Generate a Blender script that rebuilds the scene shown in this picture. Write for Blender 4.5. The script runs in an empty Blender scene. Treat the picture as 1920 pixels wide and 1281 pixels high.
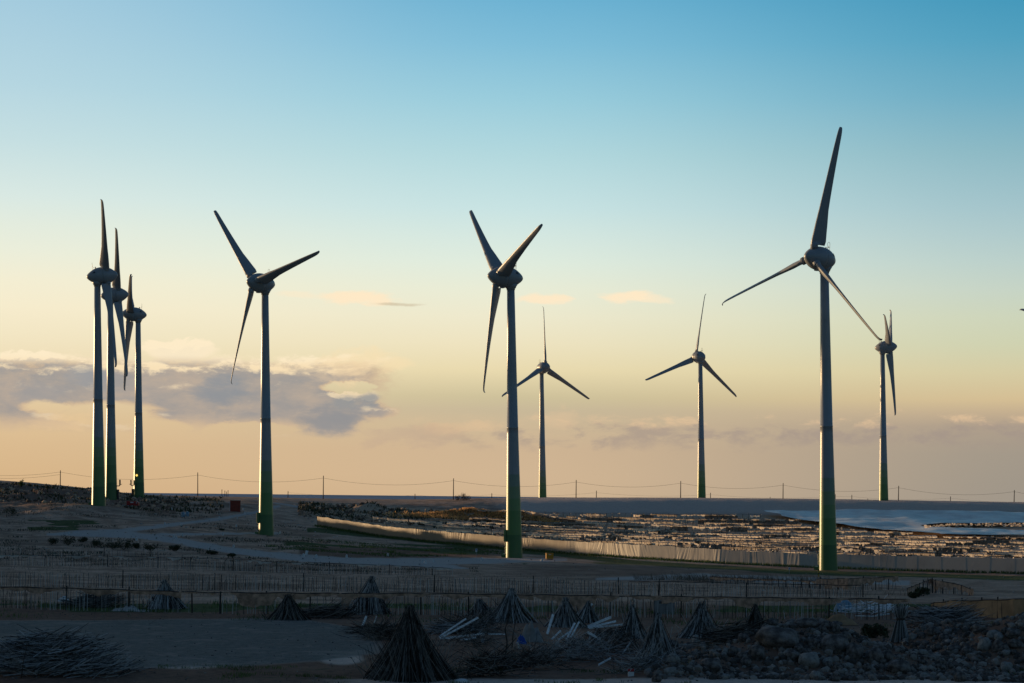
import bpy, math, random
import numpy as np
from mathutils import Vector, Matrix
random.seed(7); np.random.seed(7)
S = bpy.context.scene
C = S.collection
R_ = math.radians

# ------------------------------------------------------------------ camera
F = 4000.0            # focal length in photo pixels (1920 wide) = 75 mm
ROLL = 0.0105
CZ = 20.0             # camera height above the sea
U0, V0 = 960.0, 931.0
cam_d = bpy.data.cameras.new('camera'); cam = bpy.data.objects.new('camera', cam_d); C.objects.link(cam)
cam_d.sensor_width = 36; cam_d.lens = 36 * F / 1920
cam_d.shift_y = (V0 - 640.5) / 1920
cam_d.clip_start = 0.5; cam_d.clip_end = 200000
cam.matrix_world = Matrix.Translation((0, 0, CZ)) @ Matrix.Rotation(-ROLL, 4, 'Y') @ Matrix.Rotation(R_(90), 4, 'X')
S.camera = cam
S.view_settings.view_transform = 'Standard'; S.view_settings.look = 'None'
S.view_settings.exposure = 0; S.view_settings.gamma = 1

def s2l(c):
    return tuple(((x / 255) / 12.92 if x / 255 <= 0.04045 else ((x / 255 + 0.055) / 1.055) ** 2.4) for x in c)

# ------------------------------------------------------------------ node expressions
class Ex:
    """A socket with arithmetic: builds Math nodes."""
    def __init__(s, nt, sock): s.nt, s.k = nt, sock
    def _m(s, op, *a):
        n = s.nt.nodes.new('ShaderNodeMath'); n.operation = op
        for i, x in enumerate((s,) + a):
            if isinstance(x, Ex): s.nt.links.new(x.k, n.inputs[i])
            else: n.inputs[i].default_value = x
        return Ex(s.nt, n.outputs[0])
    def __add__(s, o): return s._m('ADD', o)
    def __radd__(s, o): return s._m('ADD', o)
    def __sub__(s, o): return s._m('SUBTRACT', o)
    def __rsub__(s, o): return (s * -1) + o
    def __mul__(s, o): return s._m('MULTIPLY', o)
    def __rmul__(s, o): return s._m('MULTIPLY', o)
    def __truediv__(s, o): return s._m('DIVIDE', o)
    def sq(s): return s * s
    def clamp(s): return s._m('MAXIMUM', 0.0)._m('MINIMUM', 1.0)
    def max(s, o): return s._m('MAXIMUM', o)
    def min(s, o): return s._m('MINIMUM', o)
    def abs(s): return s._m('ABSOLUTE')
    def exp(s): return s._m('EXPONENT')
    def ss(s, a, b):
        n = s.nt.nodes.new('ShaderNodeMapRange'); n.interpolation_type = 'SMOOTHSTEP'
        s.nt.links.new(s.k, n.inputs[0])
        flip = a > b
        if flip: a, b = b, a
        n.inputs[1].default_value = a; n.inputs[2].default_value = b
        n.inputs[3].default_value = 1.0 if flip else 0.0; n.inputs[4].default_value = 0.0 if flip else 1.0
        return Ex(s.nt, n.outputs[0])
def ramp(nt, x, stops, interp='LINEAR'):
    n = nt.nodes.new('ShaderNodeValToRGB'); cr = n.color_ramp; cr.interpolation = interp
    while len(cr.elements) < len(stops): cr.elements.new(0.5)
    for e, (p, c) in zip(cr.elements, stops):
        e.position = p; e.color = (*c, 1)
    nt.links.new(x.k, n.inputs[0]); return n.outputs[0]
def mixc(nt, f, a, b):
    n = nt.nodes.new('ShaderNodeMix'); n.data_type = 'RGBA'
    for sock, val in ((n.inputs[0], f), (n.inputs[6], a), (n.inputs[7], b)):
        if isinstance(val, Ex): nt.links.new(val.k, sock)
        elif isinstance(val, bpy.types.NodeSocket): nt.links.new(val, sock)
        elif isinstance(val, (int, float)): sock.default_value = val
        else: sock.default_value = (*val, 1)
    return n.outputs[2]
def noise_x(nt, vec, scale, detail=4, rough=0.55, dist=0.0):
    n = nt.nodes.new('ShaderNodeTexNoise'); n.inputs['Scale'].default_value = scale
    n.inputs['Detail'].default_value = detail; n.inputs['Roughness'].default_value = rough
    n.inputs['Distortion'].default_value = dist
    if vec is not None: nt.links.new(vec, n.inputs['Vector'])
    return Ex(nt, n.outputs['Fac'])

# ------------------------------------------------------------------ sun and sky
SUN_AZ, SUN_EL = 54.5, 3.6          # degrees left of the view direction, above the horizon
sd = bpy.data.lights.new('sun', 'SUN'); sun = bpy.data.objects.new('sun', sd); C.objects.link(sun)
sd.energy = 4.0; sd.angle = R_(0.5); sd.color = (1.0, 0.66, 0.34)
sdir = Vector((-math.sin(R_(SUN_AZ)) * math.cos(R_(SUN_EL)), math.cos(R_(SUN_AZ)) * math.cos(R_(SUN_EL)), math.sin(R_(SUN_EL))))
sun.rotation_euler = sdir.to_track_quat('Z', 'Y').to_euler()

W = bpy.data.worlds.new('World'); S.world = W; W.use_nodes = True
def build_world():
    nt = W.node_tree; nt.nodes.clear()
    out = nt.nodes.new('ShaderNodeOutputWorld'); bg = nt.nodes.new('ShaderNodeBackground')
    nt.links.new(bg.outputs[0], out.inputs[0])
    tc = nt.nodes.new('ShaderNodeTexCoord'); sx = nt.nodes.new('ShaderNodeSeparateXYZ')
    nt.links.new(tc.outputs['Generated'], sx.inputs[0])
    X, Y, Z = (Ex(nt, sx.outputs[i]) for i in range(3))
    az = X._m('ARCTAN2', Y) * (180 / math.pi)          # degrees right of the view direction
    el = Z._m('ARCSINE') * (180 / math.pi)
    K = 0.014324                                        # degrees in one photo pixel
    def ae(u, v):                                       # photo position -> direction in the sky
        du, dv = u - U0, v - V0
        return (math.degrees(math.atan((du + ROLL * dv) / F)), -math.degrees(math.atan((dv - ROLL * du) / F)))
    # clear sky: colours by elevation, at three compass bearings
    vs = [938, 900, 850, 800, 775, 750, 700, 650, 600, 550, 500, 450, 400, 300, 200, 100, 0]
    L = [(214,178,134),(216,182,138),(219,187,144),(224,195,152),(228,202,160),(232,208,168),(239,221,183),(243,230,196),(247,236,205),(244,238,211),(236,238,218),(228,236,222),(218,233,227),(198,223,226),(182,214,225),(171,207,223),(158,200,221)]
    M = [(206,178,144),(209,181,147),(207,180,147),(205,184,151),(200,184,153),(206,193,155),(233,218,175),(238,227,192),(238,233,205),(233,236,214),(224,236,222),(213,232,225),(200,227,227),(178,216,222),(153,204,220),(127,189,216),(104,175,209)]
    Rr = [(157,148,136),(158,149,136),(161,151,137),(172,156,138),(195,173,143),(213,190,148),(213,203,163),(206,209,176),(204,212,186),(197,211,197),(186,207,202),(174,201,203),(162,195,202),(138,183,195),(107,170,194),(80,159,190),(60,148,184)]
    def rp(cols):
        st = [(max(0, (V0 - v) * K / 20 + 0.004), s2l(c)) for v, c in zip(vs, cols)]
        c1 = st[-1][1]
        st.append((0.95, tuple(x * f for x, f in zip(c1, (0.5, 0.65, 0.72)))))
        return ramp(nt, el / 20.0, st)
    wob = noise_x(nt, tc.outputs['Generated'], 3.0, 2) - 0.5
    azw = az + wob * 2.0
    sky = mixc(nt, azw.ss(-15, 1.0), rp(L), rp(M))
    sky = mixc(nt, azw.ss(-1.0, 15), sky, rp(Rr))
    # clouds, placed by bearing and elevation
    cv = nt.nodes.new('ShaderNodeCombineXYZ')
    nt.links.new((az * 0.55).k, cv.inputs[0]); nt.links.new((el * 1.25).k, cv.inputs[1])
    cvv = cv.outputs[0]
    n1 = noise_x(nt, cvv, 0.9, 6, 0.62) - 0.5
    n2 = noise_x(nt, cvv, 2.1, 6, 0.62, 0.4) - 0.5
    n3 = noise_x(nt, cvv, 5.0, 5, 0.6) - 0.5
    cv2 = nt.nodes.new('ShaderNodeVectorMath'); cv2.operation = 'ADD'; nt.links.new(cvv, cv2.inputs[0]); cv2.inputs[1].default_value = (13.1, 7.7, 3.3)
    n4 = noise_x(nt, cv2.outputs[0], 1.4, 6, 0.62, 0.3) - 0.5
    def blob(u, v, ru, rv, wu=0.8, wv=0.6):             # soft puff with a torn edge: 1 inside, 0 outside
        a, e = ae(u, v)
        da = (az + n2 * (ru * K * wu) - a) / (ru * K)
        de = (el + n4 * (rv * K * wv * 2) - e) / (rv * K)
        return 1.0 - (da.sq() + de.sq() + n3 * 0.9)
    def over(col, alpha, c): return mixc(nt, alpha, col, s2l(c))
    U = (az / K) + U0; V = V0 - (el / K)                # just other units for the same two angles
    V = V + (U - U0) * ROLL
    n12 = n1 * 0.6 + n2 * 0.4
    # every cloud is a density over bearing and elevation; where it thins towards the sun (up and to the left) it is lit
    def field(du, dv):
        def shift(sc, det, ro, off, di=0.0):
            c = nt.nodes.new('ShaderNodeCombineXYZ')
            nt.links.new((((U + du) * (K * .55 * sc)) + off).k, c.inputs[0]); nt.links.new((((V + dv) * (K * 1.2 * sc)) + off * 2).k, c.inputs[1])
            return noise_x(nt, c.outputs[0], 1.0, det, ro, di) - 0.5
        big, mid, fine = shift(.75, 3, .5, 3.1), shift(1.9, 6, .62, 9.7, .5), shift(5.5, 5, .65, 17.3)
        u, v = U + du + mid * 50, V + dv + fine * 16 + mid * 26
        def bl(cu, cv, ru, rv): return 1.0 - (((u - cu) / ru).sq() + ((v - cv) / rv).sq())
        top = (v - (668 + 0.0)) / 26; bot = (814.0 - v - big * 70) / 44; rgt = (735.0 - u - big * 160) / 110
        bank = top.min(bot).min(rgt).min(1.0)
        for cu, cv, ru, rv in ((338, 662, 78, 20), (372, 655, 34, 16), (60, 676, 90, 14), (690, 770, 62, 17), (692, 748, 20, 13), (648, 752, 30, 14), (620, 788, 78, 36)):
            bank = bank.max(bl(cu, cv, ru, rv))
        for cu, cv, ru, rv, w in ((205, 775, 120, 26, 1.5), (90, 765, 50, 14, 1.2), (470, 806, 100, 16, 1.0), (650, 727, 60, 12, 1.7), (300, 800, 60, 16, .9), (690, 800, 40, 10, .5)):
            bank = bank - (bl(cu, cv, ru, rv).max(0.0) * w)
        return bank + mid * 1.15 + fine * .5 + big * .6
    d0 = field(0, 0); d1 = field(-16, -13)
    lit = (d0 - d1)                                        # >0 on the sunward side
    alpha = d0.ss(-0.12, 0.55)
    nb2 = n1 * 1.2 + n4 * .7
    bodyc = mixc(nt, (nb2 + 0.5).ss(.28, .75), s2l((150, 148, 149)), s2l((180, 165, 152)))
    bodyc = mixc(nt, d0.ss(1.0, .25), bodyc, s2l((206, 180, 150)))
    bodyc = mixc(nt, (lit.ss(0.12, .75) * (V.ss(790, 690) * .55 + .45)).clamp(), bodyc, s2l((250, 226, 186)))
    bodyc = mixc(nt, (V.ss(694, 668) * .92).clamp(), bodyc, s2l((255, 237, 203)))
    for (u, v, ru, rv, a, c) in ((415, 734, 66, 24, .8, (128, 138, 150)), (622, 788, 72, 36, .85, (138, 141, 147)), (165, 708, 46, 24, .6, (142, 149, 158)), (80, 738, 60, 22, .5, (142, 146, 153)), (692, 750, 24, 16, .8, (134, 141, 148)), (650, 754, 30, 16, .8, (140, 145, 150))):
        bodyc = over(bodyc, blob(u, v, ru, rv, 1.6, 1.3).ss(-0.3, 1.0) * a, c)
    sky = mixc(nt, alpha * 0.92, sky, bodyc)
    # thin sunlit wisps right of the bank
    for (u, v, ru, rv, a, c) in ((690, 688, 80, 24, .55, (250, 224, 178)), (640, 700, 60, 20, .4, (240, 210, 168)), (560, 690, 90, 12, .4, (246, 220, 178)), (110, 792, 60, 18, .35, (240, 205, 156)), (830, 805, 50, 12, .5, (226, 190, 150)), (770, 818, 90, 22, .4, (190, 164, 144)), (900, 802, 40, 12, .5, (228, 194, 154)), (1045, 790, 44, 22, .4, (226, 194, 156))):
        sky = over(sky, blob(u, v, ru, rv, 2.2, 2.0).ss(-0.4, 1.1) * a, c)
    # small sunlit puffs
    for (u, v, ru, rv, a) in ((678, 562, 88, 15, 1), (645, 557, 46, 11, .8), (1020, 561, 60, 13, .95), (1052, 560, 30, 8, .6), (1178, 559, 54, 13, 1), (1225, 563, 44, 8, .6), (560, 556, 44, 9, .45)):
        sky = over(sky, blob(u, v, ru, rv, 1.3, 1.3).ss(-0.1, .9) * a, (254, 233, 199))
    sky = over(sky, blob(745, 571, 56, 4.5, 1.2, 1.0).ss(-0.1, 1.1) * .75, (206, 190, 160))
    # long low bank over the right half of the horizon
    lowe = V + n2 * 46 + n1 * 22 + n3 * 16
    lowr = (U + n1 * 200).ss(700, 1000)
    sky = over(sky, (lowe.ss(790, 806) * lowe.ss(852, 818) * (n4 + n1 * .6 + .5).ss(.40, .62) * lowr * .6).clamp(), (160, 145, 137))
    sky = over(sky, (lowe.ss(778, 792) * lowe.ss(808, 794) * (n4 + n2 * .5 + .5).ss(.45, .66) * lowr * .75).clamp(), (228, 195, 156))
    # the rest of the dome: physical sky
    nis = nt.nodes.new('ShaderNodeTexSky'); nis.sky_type = 'NISHITA'; nis.sun_disc = False
    nis.sun_elevation = R_(SUN_EL); nis.sun_rotation = R_(-SUN_AZ); nis.air_density = 1.0; nis.dust_density = 1.5; nis.ozone_density = 2.0
    sc = nt.nodes.new('ShaderNodeVectorMath'); sc.operation = 'MULTIPLY'; nt.links.new(nis.outputs[0], sc.inputs[0])
    sc.inputs[1].default_value = SKY_GAIN
    m = el.ss(13.5, 30).max(az.abs().ss(22, 60))
    sky = mixc(nt, m, sky, sc.outputs[0])
    nt.links.new(sky, bg.inputs[0]); bg.inputs[1].default_value = 1.0
SKY_GAIN = (0.094, 0.123, 0.155)
build_world()

# ------------------------------------------------------------------ mesh helpers
class MB:
    def __init__(s): s.v = []; s.f = []
    def add(s, verts, faces):
        o = len(s.v); s.v.extend(verts); s.f.extend([tuple(i + o for i in q) for q in faces]); return s
    def tube(s, pts, rad, n=5, cap=True):
        pts = [Vector(p) for p in pts]
        if not hasattr(rad, '__len__'): rad = [rad] * len(pts)
        vs, fs = [], []
        d0 = (pts[-1] - pts[0]).normalized()
        a = d0.cross(Vector((0, 0, 1)) if abs(d0.z) < .9 else Vector((1, 0, 0))).normalized()
        for i, p in enumerate(pts):
            d = (pts[min(i + 1, len(pts) - 1)] - pts[max(i - 1, 0)]).normalized()
            aa = (a - d * a.dot(d)).normalized(); b = d.cross(aa)
            for k in range(n):
                t = 2 * math.pi * k / n
                vs.append(tuple(p + (aa * math.cos(t) + b * math.sin(t)) * rad[i]))
        for i in range(len(pts) - 1):
            for k in range(n):
                fs.append((i * n + k, i * n + (k + 1) % n, (i + 1) * n + (k + 1) % n, (i + 1) * n + k))
        if cap: fs += [tuple(range(n - 1, -1, -1)), tuple(range((len(pts) - 1) * n, len(pts) * n))]
        return s.add(vs, fs)
    def box(s, c, size, M=None, bev=0.0):
        hx, hy, hz = (x / 2 for x in size)
        c = Vector(c)
        if bev <= 0:
            vs = [Vector((x, y, z)) for z in (-hz, hz) for x, y in ((-hx, -hy), (hx, -hy), (hx, hy), (-hx, hy))]
            fs = [(3, 2, 1, 0), (4, 5, 6, 7), (0, 1, 5, 4), (1, 2, 6, 5), (2, 3, 7, 6), (3, 0, 4, 7)]
        else:
            b = bev; vs = []
            for z, q in ((-hz, b), (-hz + b, 0), (hz - b, 0), (hz, b)):
                for x, y in ((-hx + b + q * .0, -hy + q), (hx - b, -hy + q), (hx - q, -hy + b), (hx - q, hy - b), (hx - b, hy - q), (-hx + b, hy - q), (-hx + q, hy - b), (-hx + q, -hy + b)):
                    vs.append(Vector((x, y, z)))
            fs = [tuple(range(7, -1, -1)), tuple(range(24, 32))]
            for r in range(3):
                for k in range(8): fs.append((r * 8 + k, r * 8 + (k + 1) % 8, r * 8 + 8 + (k + 1) % 8, r * 8 + 8 + k))
        if M is not None: vs = [M @ v for v in vs]
        return s.add([tuple(v + c) for v in vs], fs)
    def lathe(s, prof, n=32, M=None):                  # prof: (axial, radius); axis = Z
        vs, fs = [], []
        for z, r in prof:
            for k in range(n):
                t = 2 * math.pi * k / n; vs.append(Vector((r * math.cos(t), r * math.sin(t), z)))
        for i in range(len(prof) - 1):
            for k in range(n): fs.append((i * n + k, i * n + (k + 1) % n, (i + 1) * n + (k + 1) % n, (i + 1) * n + k))
        fs += [tuple(range(n - 1, -1, -1)), tuple(range((len(prof) - 1) * n, len(prof) * n))]
        if M is not None: vs = [M @ v for v in vs]
        return s.add([tuple(v) for v in vs], fs)
    def grid(s, P):
        nr, nc = len(P), len(P[0])
        return s.add([tuple(p) for row in P for p in row],
                     [(i * nc + j, i * nc + j + 1, (i + 1) * nc + j + 1, (i + 1) * nc + j) for i in range(nr - 1) for j in range(nc - 1)])
    def mesh(s, name, mat, smooth=False):
        me = bpy.data.meshes.new(name); me.from_pydata(s.v, [], s.f); me.update()
        if smooth: me.polygons.foreach_set('use_smooth', [True] * len(me.polygons))
        if mat: me.materials.append(mat)
        return me
    def build(s, name, mat, parent=None, smooth=False, loc=(0, 0, 0)):
        return link(name, s.mesh(name, mat, smooth), parent, loc)
def link(name, me, parent=None, loc=(0, 0, 0)):
    o = bpy.data.objects.new(name, me); C.objects.link(o); o.location = loc
    if parent: o.parent = parent
    return o
def tag(o, label=None, cat=None, group=None, kind=None):
    if label: o['label'] = label
    if cat: o['category'] = cat
    if group: o['group'] = group
    if kind: o['kind'] = kind
    return o
def thing(name, label, cat, loc=(0, 0, 0), rz=0.0, group=None):
    o = bpy.data.objects.new(name, None); C.objects.link(o); o.empty_display_size = .3
    o.location = loc; o.rotation_euler = (0, 0, rz); return tag(o, label, cat, group)
def copy_tree(o, parent=None):
    c = o.copy(); C.objects.link(c); c.parent = parent
    for ch in list(o.children): copy_tree(ch, c)
    return c
def rnd(a, b): return random.uniform(a, b)

_ico = {}
def ico(n):
    if n not in _ico:
        import bmesh
        bm = bmesh.new(); bmesh.ops.create_icosphere(bm, subdivisions=n, radius=1)
        _ico[n] = (np.array([v.co[:] for v in bm.verts]), [tuple(v.index for v in f.verts) for f in bm.faces]); bm.free()
    return _ico[n]

# vectorised value noise
def _h(ix, iy, seed):
    n = (ix.astype(np.int64) * 374761393 + iy.astype(np.int64) * 668265263 + seed * 1274126177) & 0x7fffffff
    n = ((n ^ (n >> 13)) * 1274126177) & 0x7fffffff
    return ((n ^ (n >> 16)) & 0xffff) / 65535.0
def vnoise(x, y, seed=0):
    x = np.asarray(x, float); y = np.asarray(y, float)
    ix, iy = np.floor(x), np.floor(y); fx, fy = x - ix, y - iy
    fx = fx * fx * (3 - 2 * fx); fy = fy * fy * (3 - 2 * fy)
    a, b, c, d = _h(ix, iy, seed), _h(ix + 1, iy, seed), _h(ix, iy + 1, seed), _h(ix + 1, iy + 1, seed)
    return (a + (b - a) * fx) * (1 - fy) + (c + (d - c) * fx) * fy - 0.5
def fbm(x, y, seed=0, o=4, g=0.5):
    t, a = 0, 1.0
    for i in range(o): t = t + a * vnoise(x * 2 ** i, y * 2 ** i, seed + i * 7); a *= g
    return t
def sst(x, a, b):
    t = np.clip((x - a) / (b - a), 0, 1); return t * t * (3 - 2 * t)

# ------------------------------------------------------------------ materials
MAT = {}
def mat(name, col, rough=0.8, spec=0.3, var=0.25, vscale=2.0, bump=0.0, bscale=20.0, translucent=0.0, col2=None, metal=0.0, edge=(.3, .7), island=False):
    m = bpy.data.materials.new(name); m.use_nodes = True; nt = m.node_tree
    b = nt.nodes['Principled BSDF']; o = nt.nodes['Material Output']
    tc = nt.nodes.new('ShaderNodeTexCoord')
    n = noise_x(nt, tc.outputs['Object'], vscale, 5, .6)
    if island:                                          # every stick its own tone
        ge = nt.nodes.new('ShaderNodeNewGeometry'); n = Ex(nt, ge.outputs['Random Per Island']) * .75 + n * .25
    c2 = col2 or tuple(x * (1 - var) for x in col); c1 = tuple(min(1, x * (1 + var * .6)) for x in col)
    cc = mixc(nt, n.ss(*edge), c2, c1)
    nt.links.new(cc, b.inputs['Base Color'])
    b.inputs['Roughness'].default_value = rough; b.inputs['Specular IOR Level'].default_value = spec; b.inputs['Metallic'].default_value = metal
    if bump:
        bn = nt.nodes.new('ShaderNodeBump'); bn.inputs['Strength'].default_value = bump; bn.inputs['Distance'].default_value = .1
        nt.links.new(noise_x(nt, tc.outputs['Object'], bscale, 5).k, bn.inputs['Height']); nt.links.new(bn.outputs[0], b.inputs['Normal'])
    if translucent:
        t = nt.nodes.new('ShaderNodeBsdfTranslucent'); nt.links.new(cc, t.inputs['Color'])
        mx = nt.nodes.new('ShaderNodeMixShader'); mx.inputs[0].default_value = translucent
        nt.links.new(b.outputs[0], mx.inputs[1]); nt.links.new(t.outputs[0], mx.inputs[2]); nt.links.new(mx.outputs[0], o.inputs[0])
    MAT[name] = m; return m
M_paint = mat('turbine_paint', (.31, .33, .35), .4, .45, .06, .5)
M_dark = mat('dark_metal', (.03, .032, .035), .5, .4, .2)
M_galv = mat('galvanised', (.30, .31, .32), .45, .5, .15)
M_wood = mat('weathered_wood', (.055, .045, .038), .9, .2, .3, 6)
M_cane = mat('dry_cane', (.44, .43, .42), .85, .2, .3, 3, col2=(.03, .027, .024), edge=(.25, .85), island=True)  # near-black sticks put the shade between canes into the colour
M_cane_d = mat('old_cane', (.26, .235, .21), .9, .2, .3, 3, col2=(.016, .014, .012), edge=(.3, .95), island=True)  # dark end of the tones also carries the shade of the gaps
M_branch = mat('grey_branch', (.42, .42, .42), .85, .25, .4, 3, col2=(.05, .048, .045), edge=(.25, .85), island=True)
M_plank = mat('painted_plank', (.80, .82, .84), .7, .3, .25, 4)
M_cloth = mat('brown_netting', (.44, .29, .21), .95, .1, .45, 2.5, translucent=.1)
M_cloth2 = mat('hessian', (.42, .26, .15), .95, .1, .3, .8, translucent=.2)
M_plastic = mat('aged_plastic', (.80, .68, .55), .5, .4, .35, 3, col2=(.42, .35, .29), edge=(.2, .8), translucent=.6, island=True)
M_dark_band = mat('dark_band_sheet', (.30, .24, .20), .9, .1, .4, 1.0)  # for the sheets added as dark bands behind the crop rows
M_sheet = mat('white_sheeting', (.95, .86, .77), .5, .35, .22, .16, bump=.5, bscale=.5)
M_rock = mat('basalt_rock', (.24, .205, .185), .9, .25, .45, 1.6, bump=1.0, bscale=9, col2=(.06, .05, .045))
M_pebble = mat('pebble', (.25, .215, .19), .9, .25, .4, 4, col2=(.06, .05, .045), edge=(.15, .95), island=True)
M_rock_l = mat('pale_rock', (.28, .26, .24), .9, .25, .35, 3, bump=.5, bscale=9)
M_bush = mat('bush_leaf', (.05, .062, .032), .8, .2, .5, 3)
M_grass = mat('grass_blade', (.075, .125, .032), .8, .2, .5, .4, translucent=.25)
M_straw = mat('straw', (.80, .46, .19), .9, .15, .4, .5, col2=(.30, .16, .07), edge=(.15, .75), translucent=.6, island=True)
M_reed = mat('dry_reed', (.19, .15, .11), .9, .15, .5, .6, translucent=.2)
M_red = mat('red_paint', (.34, .02, .02), .5, .4, .15, 2)
M_rust = mat('red_brown_paint', (.23, .045, .03), .7, .3, .2, 1.5)
M_white = mat('white_paint', (.62, .63, .63), .6, .3, .1, 3)
M_yellow = mat('yellow_paint', (.48, .23, .02), .6, .3, .15, 3)
M_blue = mat('blue_cloth', (.02, .08, .34), .8, .2, .2, 3)
M_tarp = mat('blue_tarp', (.20, .32, .42), .5, .4, .3, 1.2)
M_rubber = mat('rubber', (.02, .02, .02), .8, .2, .2)
M_debris = mat('clods', (.42, .30, .21), .95, .15, .5, 2, col2=(.10, .075, .058), edge=(.2, .9), island=True)
M_litter = mat('pale_litter', (.5, .47, .44), .8, .3, .35, .5, translucent=.2)
M_conc = mat('concrete', (.26, .245, .23), .9, .2, .25, 2)

# ------------------------------------------------------------------ terrain
# heights are given as the level (photo row) at which ground D metres away is seen, per bearing
TU = np.array([-300, 0, 120, 185, 250, 500, 595, 760, 960, 1250, 1550, 1920, 2300.])
TT = [
 (40, 1711), (60, 1461), (92, 1281), (115, 1206), (145, 1152), (170, 1124), (200, 1110),
 (260, [1066,1072,1074,1075,1076,1080,1083,1086,1090,1094,1096,1098,1100]),
 (320, [1042,1046,1048,1049,1050,1058,1062,1066,1072,1077,1083,1088,1092]),
 (360, [1018,1022,1025,1026,1028,1036,1040,1050,1057,1062,1071,1079,1084]),
 (400, [ 995,1000,1004,1006,1008,1019,1024,1037,1046,1052,1062,1068,1072]),
 (441, [ 966, 974, 978, 981, 986, 998,1008,1022,1030,1040,1046,1056,1060]),
 (485, [ 935, 946, 950, 953, 963, 980, 993,1008,1016,1027,1032,1040,1044]),
 (545, [ 915, 930, 932, 936, 944, 956, 972, 987, 999,1010,1014,1018,1020]),
 (606, [ 900, 914, 920, 928, 936, 943, 954, 966, 976, 984, 987, 991, 993]),
 (625, [ 896, 909, 915, 924, 933, 939, 947, 958, 970, 977, 978, 979, 980]),
 (640, [ 893, 904, 912, 919, 930, 936, 942, 952, 966, 968, 966, 963, 962]),
 (662, [ 890, 901, 910, 917, 929, 934, 938, 944, 938, 935, 937, 942, 944]),
 (700, [ 888, 900, 911, 918, 928.5, 933, 935, 938, 933, 933, 935.5, 942, 945]),
 (800, [ 890, 902, 914, 921, 928.5, 933, 935, 937, 934, 934, 936.5, 942, 945]),
 (1000,[ 905, 915, 922, 925, 928.5, 933, 935, 937, 937, 938, 940.5, 945.5, 948]),
 (1400, 996), (1500, 996)]
_td = np.array([r[0] for r in TT], float)
_tz = np.array([[CZ - ((v if not hasattr(v, '__len__') else v[i]) - V0 - (ROLL * (TU[i] - U0) if hasattr(v, '__len__') else 0)) * d / F for i in range(len(TU))] for d, v in TT])
_gd = np.exp(np.linspace(math.log(40), math.log(1500), 700)); _gu = np.linspace(-300, 2300, 261)
_g0 = np.array([np.interp(_gu, TU, row) for row in _tz])
_G = np.array([np.interp(_gd, _td, _g0[:, j]) for j in range(len(_gu))]).T
for _ in range(3):
    P_ = np.pad(_G, ((2, 2), (4, 4)), 'edge'); Q = sum(P_[i:i + _G.shape[0], 4:-4] for i in range(5)) / 5
    P_ = np.pad(Q, ((0, 0), (4, 4)), 'edge'); _G = sum(P_[:, j:j + _G.shape[1]] for j in range(9)) / 9
_ca, _sa = math.cos(R_(SUN_AZ)), math.sin(R_(SUN_AZ))
def xd(u, D): return (u - U0) * D / F
MOUNDS = [(1430,103,3.6,2.6,1.5),(1560,104,2.7,2.4,1.25),(1500,100,3.2,2.0,.75),(1790,110,3.2,2.8,1.75),(1900,105,3.4,2.6,1.45),(1690,101,2.8,2.2,.7),(1980,104,3.4,2.6,1.3),(1268,96.5,1.3,1.1,.62),(1330,99,1.6,1.5,.6),
          (870,598,11,5,2.3),(960,594,9,5,1.7),(1010,590,6,4,.9),(690,614,4.6,4,1.7),(725,612,6,4,.9),(640,585,8,5,.9),(80,99,3.2,2.2,.45),(1770,128,2.4,2.4,1.0),
          (400,560,9,5,1.1),(330,575,9,4,.8),(95,560,9,5,1.6),(40,520,9,6,1.4),(150,590,7,5,1.3),(10,600,12,6,1.0),(255,1160,.1,.1,0)]
PADS = []
def gz0(x, y):
    x = np.asarray(x, float); y = np.asarray(y, float)
    yy = np.clip(y, 40.01, 1499)
    u = np.clip(U0 + x / yy * F, -299.9, 2299.9)
    a = (np.log(yy) - math.log(40)) / (math.log(1500) - math.log(40)) * (len(_gd) - 1); b = (u + 300) / 2600 * (len(_gu) - 1)
    i = np.clip(a.astype(int), 0, len(_gd) - 2); j = np.clip(b.astype(int), 0, len(_gu) - 2); fa, fb = a - i, b - j
    z = (_G[i, j] * (1 - fb) + _G[i, j + 1] * fb) * (1 - fa) + (_G[i + 1, j] * (1 - fb) + _G[i + 1, j + 1] * fb) * fa
    for (mu, md, rx, ry, h) in MOUNDS:
        z = z + h * np.exp(-((x - xd(mu, md)) / rx) ** 2 - ((y - md) / ry) ** 2)
    # the hill outside the left edge of the view, which keeps the low sun off the foreground
    p = x * _ca + y * _sa; t = -x * _sa + y * _ca
    z = z + 44 * sst(t, 415, 530) * sst(-t, -900, -700) * sst(-p, -317, -293) * (1 + .25 * fbm(x / 40, y / 40, 3))
    # unevenness
    uu = U0 + x / yy * F
    rough = np.full_like(z, .35)
    rough = np.maximum(rough, 1.7 * sst(yy, 470, 520) * sst(-yy, -660, -640) * sst(-uu, -420, -320))
    rough = np.maximum(rough, 2.0 * sst(yy, 525, 560) * sst(-yy, -640, -625) * sst(uu, 520, 590) * sst(-uu, -1040, -980))
    rough = np.maximum(rough, 1.0 * sst(yy, 430, 470) * sst(-yy, -640, -560) * sst(-uu, -600, -500))
    rough = np.maximum(rough, .75 * sst(yy, 280, 320) * sst(-yy, -520, -470) * sst(-uu, -640, -540))
    rough = np.where((yy > 95) & (yy < 137) & (uu < 720), .10, rough)
    rough = np.where((yy > 632) & (uu > 950), .22, rough)
    z = z + rough * (.42 * fbm(x / 6, y / 7, 11, 4, .55) + .10 * fbm(x / .9, y / .9, 23, 3, .6))
    for (px, py, dz, rr) in PADS: z = z + dz * np.exp(-(((x - px) ** 2 + (y - py) ** 2) / rr ** 2))
    return z
def gz(x, y): return float(gz0(np.array([x]), np.array([y]))[0])
def ray(u, v):
    du, dv = u - U0, v - V0
    return (du + ROLL * dv) / F, -(dv - ROLL * du) / F
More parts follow.
